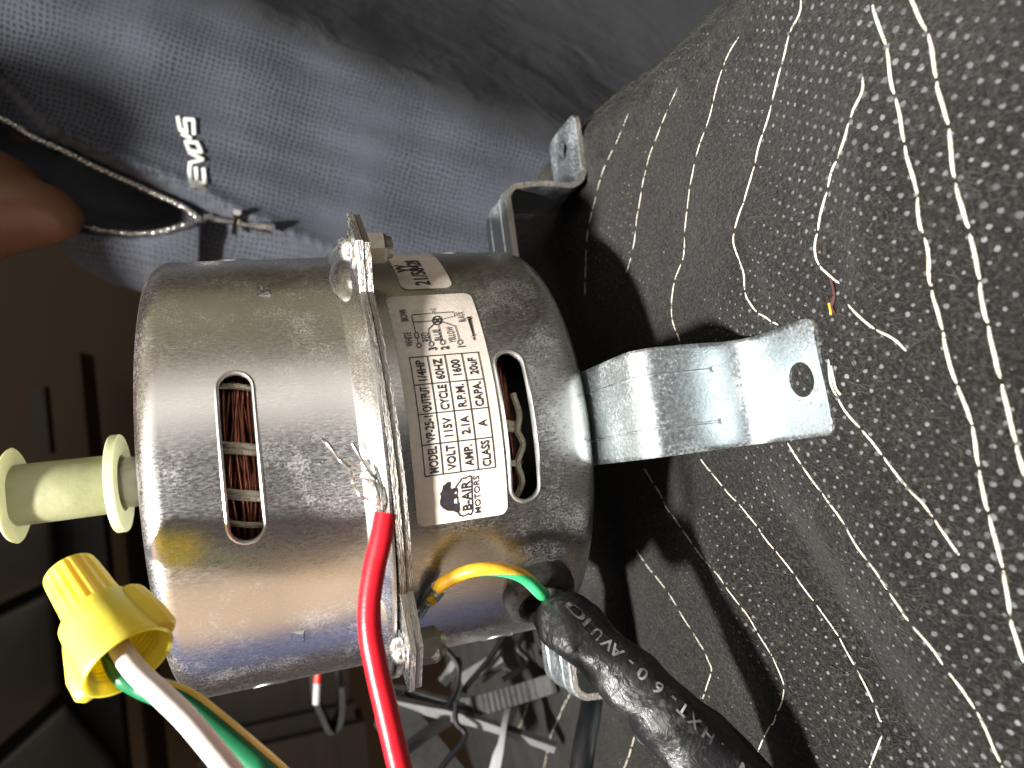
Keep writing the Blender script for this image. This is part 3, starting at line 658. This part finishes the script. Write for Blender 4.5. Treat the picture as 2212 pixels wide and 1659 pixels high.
def cloth_h(x, y):
    p = np.array([x, y]); z = -1.555
    for a, b, h, w in FOLDS:
        d, t = seg_d(p, a, b); z += h*math.exp(-(d/w)**2)*(.4+.6*math.sin(PI*min(1, max(0, .1+.8*t))))
    z += .010*math.sin(5.1*x+1.3*y)+.008*math.sin(7.7*y-3*x+1)
    xe = 1.62+.05*math.sin(2.2*y)-.10*max(0, y-.2)
    if x > xe: z -= .9*(x-xe)**2/(.35+(x-xe))*2.0
    if y < -2.1: z -= .22*(y+2.1)**2
    ye = 1.75 if x > -.6 else 1.75+min(4.6, (-.6-x)*3.2)
    if y > ye: z -= 1.1*(y-ye)**2/(.3+(y-ye))
    if x < -1.6: z -= .03*(x+1.6)**2
    # the feet press the wool down to their soles
    for k in range(4):
        ph = PHI0+k*PI/2; rf_ = 1.72 if k == 0 else 1.62; fx, fy = rf_*math.sin(ph), -rf_*math.cos(ph)
        w = math.exp(-(((x-fx)**2+(y-fy)**2)/(.15 if k == 0 else .11))); z = z*(1-w)+w*(-1.5115 if k == 0 else min(z, -1.522))
    return z
GX = np.arange(-7.0, 2.75, .035); GY = np.arange(-3.5, 6.4, .035)
HZ = np.array([[cloth_h(x, y) for x in GX] for y in GY])
def ch(x, y):
    i = (y-GY[0])/.035; j = (x-GX[0])/.035; i0 = int(np.clip(i, 0, len(GY)-2)); j0 = int(np.clip(j, 0, len(GX)-2)); a, b = i-i0, j-j0
    return (HZ[i0, j0]*(1-b)+HZ[i0, j0+1]*b)*(1-a)+(HZ[i0+1, j0]*(1-b)+HZ[i0+1, j0+1]*b)*a
def oncloth(q):
    d = ray(q); t = (-.9-CAM[2])/d[2] if d[2] < 0 else 2.0
    t = min(t, 6.0); t = max(.5, t*.6); prev = t
    for _ in range(4000):
        p = CAM+d*t
        if p[2] < ch(p[0], p[1]): break
        prev = t; t += .02
        if t > 12: return None
    for _ in range(18):
        m = (prev+t)/2; p = CAM+d*m
        if p[2] < ch(p[0], p[1]): t = m
        else: prev = m
    return CAM+d*t
mb = MB(); mb.grid([[(x, y, HZ[i, j]+rng.normal(0, .0012)) for j, x in enumerate(GX)] for i, y in enumerate(GY)], flip=False)
cloth = mb.build('striped_cloth', MAT['cloth'], None, None, origin=(0, -1.8, -1.55), normals=False)
tag(cloth, 'charcoal woollen cloth with white pinstripe stitches and pale dots under the motor', 'cloth')
STRIPES = [(0.45, [(1357, 245), (1330, 310), (1302, 370), (1285, 430), (1270, 495), (1266, 545), (1262, 640)]),
 (0.5, [(1466, 183), (1440, 240), (1405, 330), (1387, 400), (1376, 470), (1366, 540), (1348, 600)]),
 (0.6, [(1595, 80), (1565, 135), (1545, 200), (1530, 260), (1508, 320), (1492, 390), (1485, 440), (1479, 500), (1474, 560), (1456, 610), (1450, 680), (1468, 738)]),
 (0.78, [(1731, -15), (1727, 30), (1706, 70), (1692, 125), (1680, 170), (1662, 240), (1641, 310), (1626, 370), (1605, 440), (1584, 510), (1592, 550), (1606, 590), (1611, 640), (1640, 680), (1680, 702)]),
 (0.9, [(1863, 165), (1862, 200), (1838, 250), (1823, 310), (1798, 370), (1780, 440), (1766, 500), (1762, 560), (1790, 595), (1812, 612)]),
 (0.85, [(1830, 656), (1858, 685), (1895, 715), (1935, 740), (1958, 760), (1975, 775)]),
 (1.15, [(1884, 12), (1900, 60), (1917, 110), (1925, 180), (1942, 240), (1955, 320), (1978, 400), (1986, 480), (2005, 540), (2008, 610), (2030, 690), (2048, 770), (2070, 840), (2100, 920), (2112, 1000), (2128, 1080), (2146, 1150), (2162, 1210), (2177, 1290), (2185, 1350), (2210, 1430)]),
 (1.2, [(1965, -10), (1985, 40), (2010, 90), (2025, 190), (2050, 280), (2060, 380), (2083, 460), (2108, 560), (2122, 650), (2145, 750), (2168, 850), (2192, 950), (2215, 1030)]),
 (0.85, [(1789, 775), (1795, 830), (1822, 880), (1850, 915), (1890, 965), (1930, 1015), (1968, 1065), (2000, 1100), (2038, 1149), (2072, 1200)]),
 (0.8, [(1700, 955), (1735, 1010), (1788, 1083), (1816, 1121), (1847, 1173), (1888, 1232), (1927, 1291), (1968, 1350), (2024, 1420), (2069, 1482), (2118, 1552), (2145, 1614), (2175, 1680)]),
 (0.68, [(1512, 990), (1555, 1045), (1597, 1090), (1628, 1128), (1656, 1166), (1697, 1218), (1732, 1264), (1770, 1316), (1802, 1361), (1826, 1402), (1861, 1468), (1885, 1517), (1904, 1560)]),
 (0.6, [(1390, 1010), (1444, 1100), (1479, 1152), (1517, 1205), (1552, 1246), (1576, 1281), (1611, 1326), (1638, 1371), (1666, 1416), (1687, 1461), (1692, 1493), (1677, 1541), (1649, 1593), (1631, 1640)]),
 (0.55, [(1372, 1185), (1400, 1225), (1444, 1281), (1465, 1316), (1489, 1354), (1510, 1385), (1527, 1420), (1536, 1451), (1517, 1510)]),
 (0.7, [(1904, 1590), (1885, 1640), (1870, 1680)]),
 (0.6, [(1240, 1480), (1215, 1530), (1190, 1590), (1175, 1659)]), (0.6, [(1150, 1470), (1140, 1520), (1120, 1575)]), (0.6, [(1370, 1590), (1355, 1640), (1340, 1680)])]
nst = 0
st_meshes = 0
for wgt, pts in STRIPES:
    P3 = [oncloth(p) for p in catmull(pts, 4)]; P3 = [p for p in P3 if p is not None]
    if len(P3) < 3: continue
    P3 = np.array(P3); d = np.cumsum([0]+list(np.linalg.norm(np.diff(P3, axis=0), axis=1))); s = .0
    while s < d[-1]-.03:
        L = rng.uniform(.085, .13)*(.85+.30*wgt); gap = rng.uniform(.0, .010)+.02*max(0, wgt-.8)
        e = min(s+L, d[-1]); path = []
        bow = rng.normal(0, .005)
        for k in range(9):
            t = s+(e-s)*k/8; p = np.array([np.interp(t, d, P3[:, c]) for c in range(3)]); sgn = math.sin(PI*k/8)
            p[2] = ch(p[0], p[1])+.009*wgt*sgn**.5-.0035; p[0] += bow*sgn; p[1] += -.006*sgn; path.append(p)
        MB().tube(path, (lambda w: (lambda t: w*(.6+.4*math.sin(PI*min(.97, max(.03, t)))**.5)))(.0050*wgt), 6).build('stitch', MAT['stitch'], cloth, 70)
        nst += 1; s = e+gap
# woven dots in a slanted lattice, fading in patches
mb = MB(); mb2 = MB()
for i in range(-60, 60):
    for j in range(-60, 60):
        u, v = i*.062+(j % 2)*.031, j*.034
        x = .3+u*.97-v*.24; y = -1.0+u*.24+v*.97
        x += .03*math.sin(3*y)+rng.normal(0, .004); y += .02*math.sin(4*x)+rng.normal(0, .004)
        if not (-2.2 < x < 1.95 and -3.3 < y < 2.0): continue
        k = .5+.35*math.sin(2.3*x+4.1*y+.5)+.35*math.sin(5.2*x-3.3*y+2)+.25*math.sin(9*x+7*y)
        near = smooth(-.6, -1.9, y)*.55 if False else (1-smooth(-2.2, -.6, y))
        vis = k*.62+near*.80-.46+rng.normal(0, .12)
        if vis < .12: continue
        r = .0038+.0058*min(1, vis)*(.5+.5*near)+rng.normal(0, .0008); r = max(.003, r); c0 = rng.uniform(0, 6)
        pts = [(x+r*math.cos(c0+a)*rng.uniform(.75, 1.2), y+1.15*r*math.sin(c0+a)*rng.uniform(.75, 1.2)) for a in np.linspace(0, 2*PI, 8)[:-1]]
        mb.add([(px, py, ch(px, py)+.0012) for px, py in pts]+[(x, y, ch(x, y)+.0045)], [(q, (q+1) % 7, 7) for q in range(7)])
o = mb.build('woven_dots', MAT['dot'], cloth, None); o['kind'] = 'stuff'
# loose wool fibres
mb = MB()
for i in range(36000):
    x, y = rng.uniform(-1.9, 1.95), rng.uniform(-2.9, 1.7)
    if i > 30000: x, y = rng.uniform(1.45, 2.0), rng.uniform(-2.6, 1.2)
    a = rng.normal(.9, .8); L = rng.uniform(.02, .055)*(1.6 if i > 34500 else 1); lift = rng.uniform(.001, .012)*(2.2 if i > 34500 else 1)
    dx, dy = math.cos(a)*L, math.sin(a)*L; w = .0014; nx, ny = -math.sin(a)*w, math.cos(a)*w; cx, cy = rng.normal(0, .006, 2)
    p0 = np.array([x, y, ch(x, y)]); p1 = np.array([x+dx*.5+cx, y+dy*.5+cy, ch(x+dx*.5, y+dy*.5)+lift*.8]); p2 = np.array([x+dx, y+dy, ch(x+dx, y+dy)+lift])
    n = np.array([nx, ny, 0])
    mb.add([p0-n, p0+n, p1+n*.8, p1-n*.8, p2], [(0, 1, 2, 3), (3, 2, 4)])
o = mb.build('wool_fibres', MAT['fuzz'], cloth, None, normals=False); o['kind'] = 'stuff'
# the little torn spot with red and yellow thread ends
for pts, m in (([(1798, 600), (1804, 622), (1806, 645), (1800, 662)], 'redthread'), ([(1806, 640), (1800, 660), (1807, 676)], 'redthread'), ([(1795, 655), (1798, 668), (1799, 680)], 'gyel'), ([(1799, 790), (1803, 812), (1810, 838), (1820, 852)], 'stitch')):
    if m == 'redthread' and m not in MAT: MAT[m] = simple('rust_thread', (.07, .022, .02), .9)
    P = [oncloth(p)+np.array([0, 0, .008]) for p in catmull(pts, 4)]; MB().tube(P, .005, 5).build('loose_thread', MAT[m], cloth)
# ================================================================== CLUTTER BEHIND
def up(p, h): return np.array(p)+np.array([0, 0, h])
def ribbon(pts, w, th, name, mats, label, cat, group=None, n=6, ridges=0, up_=(0, 0, 1.)):
    P = catmull(pts, n); mb = MB(); rows = []
    for i, p in enumerate(P):
        t = P[min(i+1, len(P)-1)]-P[max(i-1, 0)]; t /= np.linalg.norm(t); s = np.cross(t, np.array(up_)); s /= np.linalg.norm(s); u = np.cross(s, t)
        rd_ = th*.35*(i % 2) if ridges else 0
        rows.append([p-s*w-u*th, p+s*w-u*th, p+s*w+u*(th+rd_), p-s*w+u*(th+rd_)])
    for j in range(4):
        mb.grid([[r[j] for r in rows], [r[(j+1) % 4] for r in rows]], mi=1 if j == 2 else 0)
    mb.add(rows[0], [(0, 1, 2, 3)]); mb.add(rows[-1], [(3, 2, 1, 0)])
    o = mb.build(name, mats, None, 30, origin=P[len(P)//2]); tag(o, label, cat, group); return o
tie = [MAT['tie_grey'], MAT['tie_lit_top']]; tieb = [MAT['wire_black'], MAT['tie_grey']]  # top faces take a paler copy, light painted into the colour
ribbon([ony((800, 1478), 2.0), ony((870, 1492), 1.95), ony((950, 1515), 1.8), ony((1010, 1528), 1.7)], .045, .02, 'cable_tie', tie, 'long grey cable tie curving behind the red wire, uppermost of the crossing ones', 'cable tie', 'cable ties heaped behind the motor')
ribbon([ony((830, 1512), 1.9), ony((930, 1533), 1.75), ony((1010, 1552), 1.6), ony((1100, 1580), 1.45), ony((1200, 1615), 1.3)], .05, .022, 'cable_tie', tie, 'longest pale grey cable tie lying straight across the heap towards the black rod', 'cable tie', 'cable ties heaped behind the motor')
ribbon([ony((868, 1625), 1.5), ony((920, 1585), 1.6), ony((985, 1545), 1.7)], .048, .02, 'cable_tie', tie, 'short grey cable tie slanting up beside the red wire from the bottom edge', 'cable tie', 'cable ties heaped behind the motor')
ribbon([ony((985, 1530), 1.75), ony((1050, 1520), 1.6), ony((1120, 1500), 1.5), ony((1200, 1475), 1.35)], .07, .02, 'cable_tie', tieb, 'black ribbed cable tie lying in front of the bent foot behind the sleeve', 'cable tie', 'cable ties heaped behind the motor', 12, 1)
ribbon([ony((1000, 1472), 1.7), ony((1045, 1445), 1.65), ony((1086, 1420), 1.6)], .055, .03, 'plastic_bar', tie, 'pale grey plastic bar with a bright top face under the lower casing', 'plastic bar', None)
ribbon([ony((955, 1475), 1.85), ony((975, 1450), 1.85), ony((990, 1428), 1.8)], .04, .03, 'plastic_bar', tie, 'smaller grey plastic bar beside the flange bolt', 'plastic bar', None)
ribbon([ony((1112, 1512), 1.75), ony((1095, 1560), 1.5), ony((1080, 1610), 1.35), ony((1062, 1690), 1.25)], .085, .02, 'plastic_strip', [MAT['white_plastic']]*2, 'bright white plastic strip running out of the bottom of the picture', 'plastic strip')
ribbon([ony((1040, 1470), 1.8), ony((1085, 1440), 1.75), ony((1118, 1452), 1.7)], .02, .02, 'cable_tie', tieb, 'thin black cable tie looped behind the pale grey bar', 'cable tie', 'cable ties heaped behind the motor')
for pts, lb in (([(920, 1400), (960, 1402), (990, 1440), (985, 1490), (965, 1530)], 'thin black wire curving down beside the flange bolt'), ([(1095, 1365), (1060, 1420), (1010, 1480), (1000, 1500)], 'thin black wire slanting under the lower casing'),
                ([(1130, 1372), (1118, 1400), (1140, 1430), (1085, 1470)], 'thin black wire looped close to the bent foot'), ([(985, 1520), (985, 1560), (1005, 1590), (960, 1650), (930, 1700)], 'thin black wire hanging over the long pale tie')):
    P = catmull([ony(p, 1.55-.05*i) for i, p in enumerate(pts)], 6); o = MB().tube(P, .022, 8).build('black_wire', MAT['wire_black'], None, 50, origin=P[5]); tag(o, lb, 'wire')
P = catmull([ony((1283, 1470), .25), ony((1275, 1540), .0), ony((1262, 1610), -.15), ony((1250, 1700), -.25)], 6)
o = MB().tube(P, .062, 16).build('black_rod', MAT['wire_black'], None, 50, origin=P[3]); tag(o, 'straight black rod leaning on the cloth left of the sleeve end', 'rod')
# dark terminal block with pale teeth at the bottom
tb = empty('terminal_block', ony((900, 1640), 2.0)); tag(tb, 'dark plastic terminal block with pale teeth behind the red wire', 'terminal block')
a1, a2 = ony((850, 1560), 2.1), ony((960, 1700), 1.8); ex = (a2-a1)/np.linalg.norm(a2-a1); ez = np.array([0, 0, 1.]); ez = ez-(ez @ ex)*ex; ez /= np.linalg.norm(ez); ey = np.cross(ez, ex)
MB().box((a1+a2)/2+ey*.18, (.40, .18, .13), (ex, ey, ez)).build('body', MAT['tie_grey'], tb)
for i in range(5):
    MB().box(a1+ex*(.10+.16*i)-ey*.02+ez*.04*(i % 2), (.03, .03, .05), (ex, ey, ez)).build('tooth', MAT['white_plastic'], tb)
P = catmull([ony((735, 1440), 3.2), ony((745, 1500), 3.2), ony((742, 1560), 3.15), ony((722, 1585), 3.1), ony((700, 1545), 3.1), ony((684, 1500), 3.15), ony((684, 1455), 3.2)], 8)
rows = []; mb = MB()
for i, p in enumerate(P): rows.append([p, p+np.array([0, .30, .0])])
mb.grid(rows); mb.grid([[p+np.array([.0, 0, .05]) for p in r] for r in rows]); mb.grid([[r[0] for r in rows], [r[0]+np.array([0, 0, .05]) for r in rows]])
o = mb.build('webbing_loop', MAT['tie_grey'], None, 40, origin=P[10]); tag(o, 'grey webbing loop hanging below the upper casing in the dark', 'strap')
mk = empty('indicator_plug', ony((684, 1495), 3.0)); tag(mk, 'small white pen with a red end below the upper casing', 'plug')  # the small red and white plug tip
MB().tube([ony((684, 1520), 3.0), ony((686, 1475), 3.0)], .035, 12).build('barrel', MAT['white_plastic'], mk); MB().tube([ony((686, 1474), 3.0), ony((688, 1450), 3.0)], .036, 12).build('cap', MAT['redcap'], mk)
# ================================================================== THE PERSON BEHIND
BND = [(-400, 560), (-60, 480), (60, 482), (110, 515), (170, 575), (240, 615), (330, 637), (430, 640), (600, 640), (800, 640), (2400, 640)]
RID = [(-300, 20), (0, 160), (35, 194), (104, 267), (208, 319), (312, 365), (417, 406), (521, 462), (660, 521), (900, 620), (1700, 900)]
CHU = [(-200, 190), (0, 255), (69, 295), (139, 326), (208, 361), (278, 392), (347, 424), (399, 448), (432, 474)]
CHL = [(437, 476), (399, 486), (347, 500), (295, 505), (243, 502), (191, 493), (149, 488), (60, 470), (-200, 420)]
CHLx = sorted(CHL)
def shirt_y(u, v):
    y = 2.55
    l = ((v-0)*790-(u-480)*330)/856                 # distance from the line beyond which the chest is bent back to darken (negative: bent back)
    k = max(0, 40-l); y += .017*(k*k/(k+170))
    y += .10*math.exp(-((l-150)/120)**2)*-1
    p = (-.36*u+.93*v)
    w = .5+.5*math.sin(u/170+p/90); y += (.020*w*math.sin(p/24+1.1*math.sin(u/210))+.010*(1-w)*math.sin(p/12+u/150)+.055*math.sin(p/75+1+.5*math.sin(u/300)))*(.45+.55*smooth(-200, 400, u))
    y += .018*math.sin(u/57+v/61)*math.sin(v/53-u/90)
    dR = v-interp(RID, u); fade = 1-smooth(520, 900, u)
    if dR > 0: y += .30*smooth(0, 40, dR)*fade
    else: y -= .07*math.exp(-(dR/16)**2)*fade
    if u < 432:
        cu, cl = interp(CHU, u), interp(CHLx, u)
        y += .55*smooth(0, 12, v-cu)*(1-smooth(-12, 2, v-cl))*smooth(0, 50, 432-u)
        y -= .18*smooth(-6, 10, v-cl)
    B = interp(BND, u); d = B-v; w = 130
    if d < w: y += 1.3*(1-math.sqrt(max(0, 1-(1-max(0, d)/w)**2)))
    return y
def shirt_pt(u, v, off=0):
    y = shirt_y(u, v); p = ony((u, v), y)
    if off:
        d = ray((u, v)); p = p-d*off
    return p
US = np.arange(-420, 2300, 6.5); rows = []
for u in US:
    B = interp(BND, u); vs = list(np.linspace(-640, B-60, 104))+list(B-60*(1-np.sin(np.linspace(0, PI/2, 13)[1:])))
    rows.append([shirt_pt(u, v) for v in vs]+[shirt_pt(u, B)+np.array([0.06*k, .5*k, 0]) for k in (1, 2, 3)])
person = empty('person', (2.3, 3.6, -3)); tag(person, 'person in a grey perforated sports shirt bending over the motor, chin at the picture edge', 'person')
shirt = MB().grid(rows).build('shirt', MAT['shirt'], person, None)
# the darker under-layer seen in the open neck
rows = []
for u in np.arange(-200, 440, 12):
    cu, cl = interp(CHU, u), interp(CHLx, u)
    rows.append([ony((u, cu-8+(cl-cu+16)*k/10), shirt_y(u, cu-8+(cl-cu+16)*k/10)-.05-.10*math.sin(PI*k/10)*smooth(0, 60, 432-u)) for k in range(11)])
MB().grid(rows).build('under_shirt', MAT['inner'], person, None)
def zl(x, y): return ((650+x/2.764)/1.82278, (350+y/2.764)/1.82278)
lt = MB()
for pts in ([(135, 305), (150, 380), (165, 445), (235, 470), (222, 400), (212, 328), (305, 335), (312, 490)], [(185, 490), (230, 510), (275, 535)], [(222, 572), (345, 585), (392, 688), (258, 668), (222, 572)], [(262, 690), (408, 768), (268, 806)],
            [(270, 800), (262, 900), (278, 1010), (345, 1018), (338, 930), (332, 855)], [(345, 1018), (425, 1020), (422, 940), (414, 868)], [(290, 1045), (390, 1062), (442, 1105)]):
    Q = [zl(*p) for p in pts]; P = []
    for a, b in zip(Q[:-1], Q[1:]):
        k = 6; P += [(a[0]+(b[0]-a[0])*i/k, a[1]+(b[1]-a[1])*i/k) for i in range(k)]
    P.append(Q[-1]); w = 3.9
    for a, b in zip(P[:-1], P[1:]):
        dx, dy = b[0]-a[0], b[1]-a[1]; L = math.hypot(dx, dy) or 1; dx, dy = dx/L, dy/L; ex_ = .5*w
        a = (a[0]-dx*ex_, a[1]-dy*ex_); b = (b[0]+dx*ex_, b[1]+dy*ex_)
        lt.grid([[shirt_pt(a[0]-dy*w, a[1]+dx*w, .03), shirt_pt(b[0]-dy*w, b[1]+dx*w, .03)], [shirt_pt(a[0]+dy*w, a[1]-dx*w, .03), shirt_pt(b[0]+dy*w, b[1]-dx*w, .03)]])
lt.build('lettering', MAT['logo'], shirt, None)
# body: head (chin down, mostly above the frame), neck and trunk as one surface
bm = bmesh.new()
def ell(c, r, rot=None):
    m = Matrix.Translation(Vector(c)) @ (rot.to_4x4() if rot else Matrix.Identity(4)) @ Matrix.Diagonal((*r, 1))
    bmesh.ops.create_icosphere(bm, subdivisions=4, radius=1, matrix=m)
chin = ony((160, 462), 2.45)
def rel(dx, dy, dz): return tuple(chin+np.array([dx, dy, dz]))
ell(rel(.03, .20, .20), (.20, .24, .24)); ell(rel(.08, .30, .45), (.27, .42, .46)); ell(rel(.22, .45, .85), (.46, .62, .60)); ell(rel(.1, .65, 1.9), (.95, 1.05, 1.2)); ell(rel(-.30, -.45, 2.5), (.98, 1.75, 1.3))  # unseen crown enlarged and pushed forward to shade the chin
ell(rel(.14, -.40, 1.55), (.17, .26, .30)); ell(rel(.16, -.20, 1.10), (.34, .2, .10)); ell(rel(1.2, .9, 1.75), (.12, .2, .32)); ell(rel(-.85, .9, 1.75), (.12, .2, .32))
ell(rel(.75, 1.5, .6), (.6, .7, 1.0)); ell(rel(1.6, 2.7, -.6), (1.3, .7, 1.2)); ell(rel(2.4, 4.6, -2.8), (1.5, 1.0, 2.2)); ell(rel(2.0, 3.6, -1.6), (1.2, .8, 1.2))
me = bpy.data.meshes.new('body'); bm.to_mesh(me); bm.free()
for v in me.vertices: v.co = (v.co-Vector(person['_o']))*S
body = bpy.data.objects.new('body', me); col.objects.link(body)
me.materials.append(MAT['skin'])
rm = body.modifiers.new('r', 'REMESH'); rm.mode = 'VOXEL'; rm.voxel_size = .055*S
sm = body.modifiers.new('s', 'SMOOTH'); sm.iterations = 14; sm.factor = .5
evaluate(body); finish(body.data, None, False); body.parent = person
# necklace
def chainpath(L, n): return catmull([shirt_pt(u, v, .10) for u, v in L], n)
nk = empty('necklace', shirt_pt(437, 474, .1)); tag(nk, 'silver rope chain with a small cross pendant lying on the grey shirt', 'necklace')
mb = MB()
for L in (CHU, CHL):
    P = np.array(chainpath(L, 16)); d = np.cumsum([0]+list(np.linalg.norm(np.diff(P, axis=0), axis=1))); s, k = 0, 0
    while s < d[-1]:
        p = np.array([np.interp(s, d, P[:, c]) for c in range(3)]); q = np.array([np.interp(s+.01, d, P[:, c]) for c in range(3)]); t = (q-p)/(np.linalg.norm(q-p)+1e-9)
        a = np.cross(t, [0, 1, 0]); a /= np.linalg.norm(a); b = np.cross(t, a); f = k*1.15; n1 = a*math.cos(f)+b*math.sin(f); n2 = np.cross(t, n1); tt = t*.8+n2*.6; tt /= np.linalg.norm(tt)
        mb.tube([p+.021*(tt*1.15*math.cos(g)+n1*.85*math.sin(g)) for g in np.linspace(0, 2*PI, 11)], .0072, 5, caps=False); s += .022; k += 1
o = mb.build('chain', MAT['silver'], nk, None); o['kind'] = 'stuff'
pd = lambda u, v, o_=.10: shirt_pt(u, v, o_)
cr = MB(); cr.tube([pd(441, 470), pd(452, 469), pd(462, 473)], .028, 8); cr.build('bail', MAT['silver'], nk, 40)
cr = MB()
def bar(a, b, w0, w1, th):
    A, B = pd(*a, .13), pd(*b, .13); t = (B-A)/np.linalg.norm(B-A); vw = -ray(a); s = np.cross(t, vw); s /= np.linalg.norm(s); vw = np.cross(s, t)*-1
    r = lambda p, w: [p+s*w, p+s*w*.5+vw*th*-1, p-s*w*.5+vw*th*-1, p-s*w, p-s*w*.5+vw*th, p+s*w*.5+vw*th]
    cr.grid([r(A, w0), r(A*.7+B*.3, w0*.75), r(A*.3+B*.7, w1*.75), r(B, w1)], closed_u=True); cr.add(r(A, w0), [tuple(range(6))]); cr.add(r(B, w1), [tuple(range(5, -1, -1))])
bar((466, 475), (590, 494), .026, .042, .024); bar((512, 459), (508, 502), .034, .034, .024)
cr.build('cross', MAT['silver'], nk, 30)
# ================================================================== THE DIM ROOM
def struct(o): o['kind'] = 'structure'; return o
Yw = 15.0
def rect(name, q0, q1, y, th, m, parent=None):
    """an upright board between two image corners at distance y"""
    a, b = ony(q0, y), ony(q1, y); x0_, x1_ = sorted((a[0], b[0])); z0_, z1_ = sorted((a[2], b[2]))
    return MB().box(((x0_+x1_)/2, y+th/2, (z0_+z1_)/2), ((x1_-x0_)/2, th/2, (z1_-z0_)/2)).build(name, m, parent, origin=((x0_+x1_)/2, y, z0_))
struct(MB().box((0, Yw+.5, 6), (45, .5, 24)).build('back_wall', MAT['wall']))
struct(MB().box((0, 0, -12.3), (45, 40, .3)).build('floor', MAT['floor']))
def board(name, q0, q1, y, th, m, label, cat):
    return tag(rect(name, q0, q1, y, th, MAT[m]), label, cat)
board('shelf_rail', (172, 760), (262, 1800), 13.2, 1.2, 'wood', 'brown wooden rail in the dim background behind the motor shaft', 'rail')
board('dark_cabinet', (268, 1060), (330, 1800), 12.6, 2.0, 'wood_dark', 'dark wooden cabinet face far behind the yellow wire nut', 'cabinet')
board('picture_frame', (60, 838), (108, 980), 12.9, .4, 'frame', 'pale thin frame on the brown wall left of the shaft', 'frame')
sofa = empty('leather_sofa', ony((80, 1500), 10.5)); tag(sofa, 'dark leather sofa back with seams in the dim background', 'sofa')
def pan(q, y=10.5): return ony(q, y)
for poly in ([(-200, 1100), (118, 1120), (126, 1250), (-200, 1400)], [(-200, 1425), (120, 1268), (138, 1495), (-200, 1790)], [(-150, 1780), (142, 1515), (250, 1640), (300, 1800), (-150, 1900)]):
    c = np.mean(poly, axis=0); P = [np.array(p) for p in poly]; mb = MB(); rings = []
    for k, (sc, dy) in enumerate(((1.0, .35), (.985, .12), (.95, .03), (.85, 0), (.5, -.05), (.02, -.06))):
        R = []
        for a, b in zip(P, P[1:]+P[:1]):
            for i in range(8): R.append(pan(c+(a+(b-a)*i/8-c)*sc, 10.5+dy))
        rings.append(R)
    mb.grid(rings, closed_u=True); mb.build('panel', MAT['leather'], sofa, None)
rect('frame_back', (-300, 1050), (300, 1950), 10.9, .5, MAT['seam'], sofa)
for q0, q1, y, lb in (((430, 1490), (760, 1560), 9.5, 'dark wooden slat just below the motor casing'), ((430, 1578), (770, 1606), 9.3, 'lower dark slat under the webbing loop'), ((430, 1625), (800, 1720), 9.1, 'lowest dark slat at the bottom of the picture')):
    a, b = ony(q0, y), ony(q1, y)
    tag(MB().box(((a[0]+b[0])/2, y, (a[2]+b[2])/2), (abs(a[0]-b[0])/2, .3, abs(a[2]-b[2])/2)).build('wooden_slat', MAT['wood_dark'], None, origin=((a[0]+b[0])/2, y, min(a[2], b[2]))), lb, 'slat')
for o in list(bpy.data.objects):
    if '_o' in o: del o['_o']
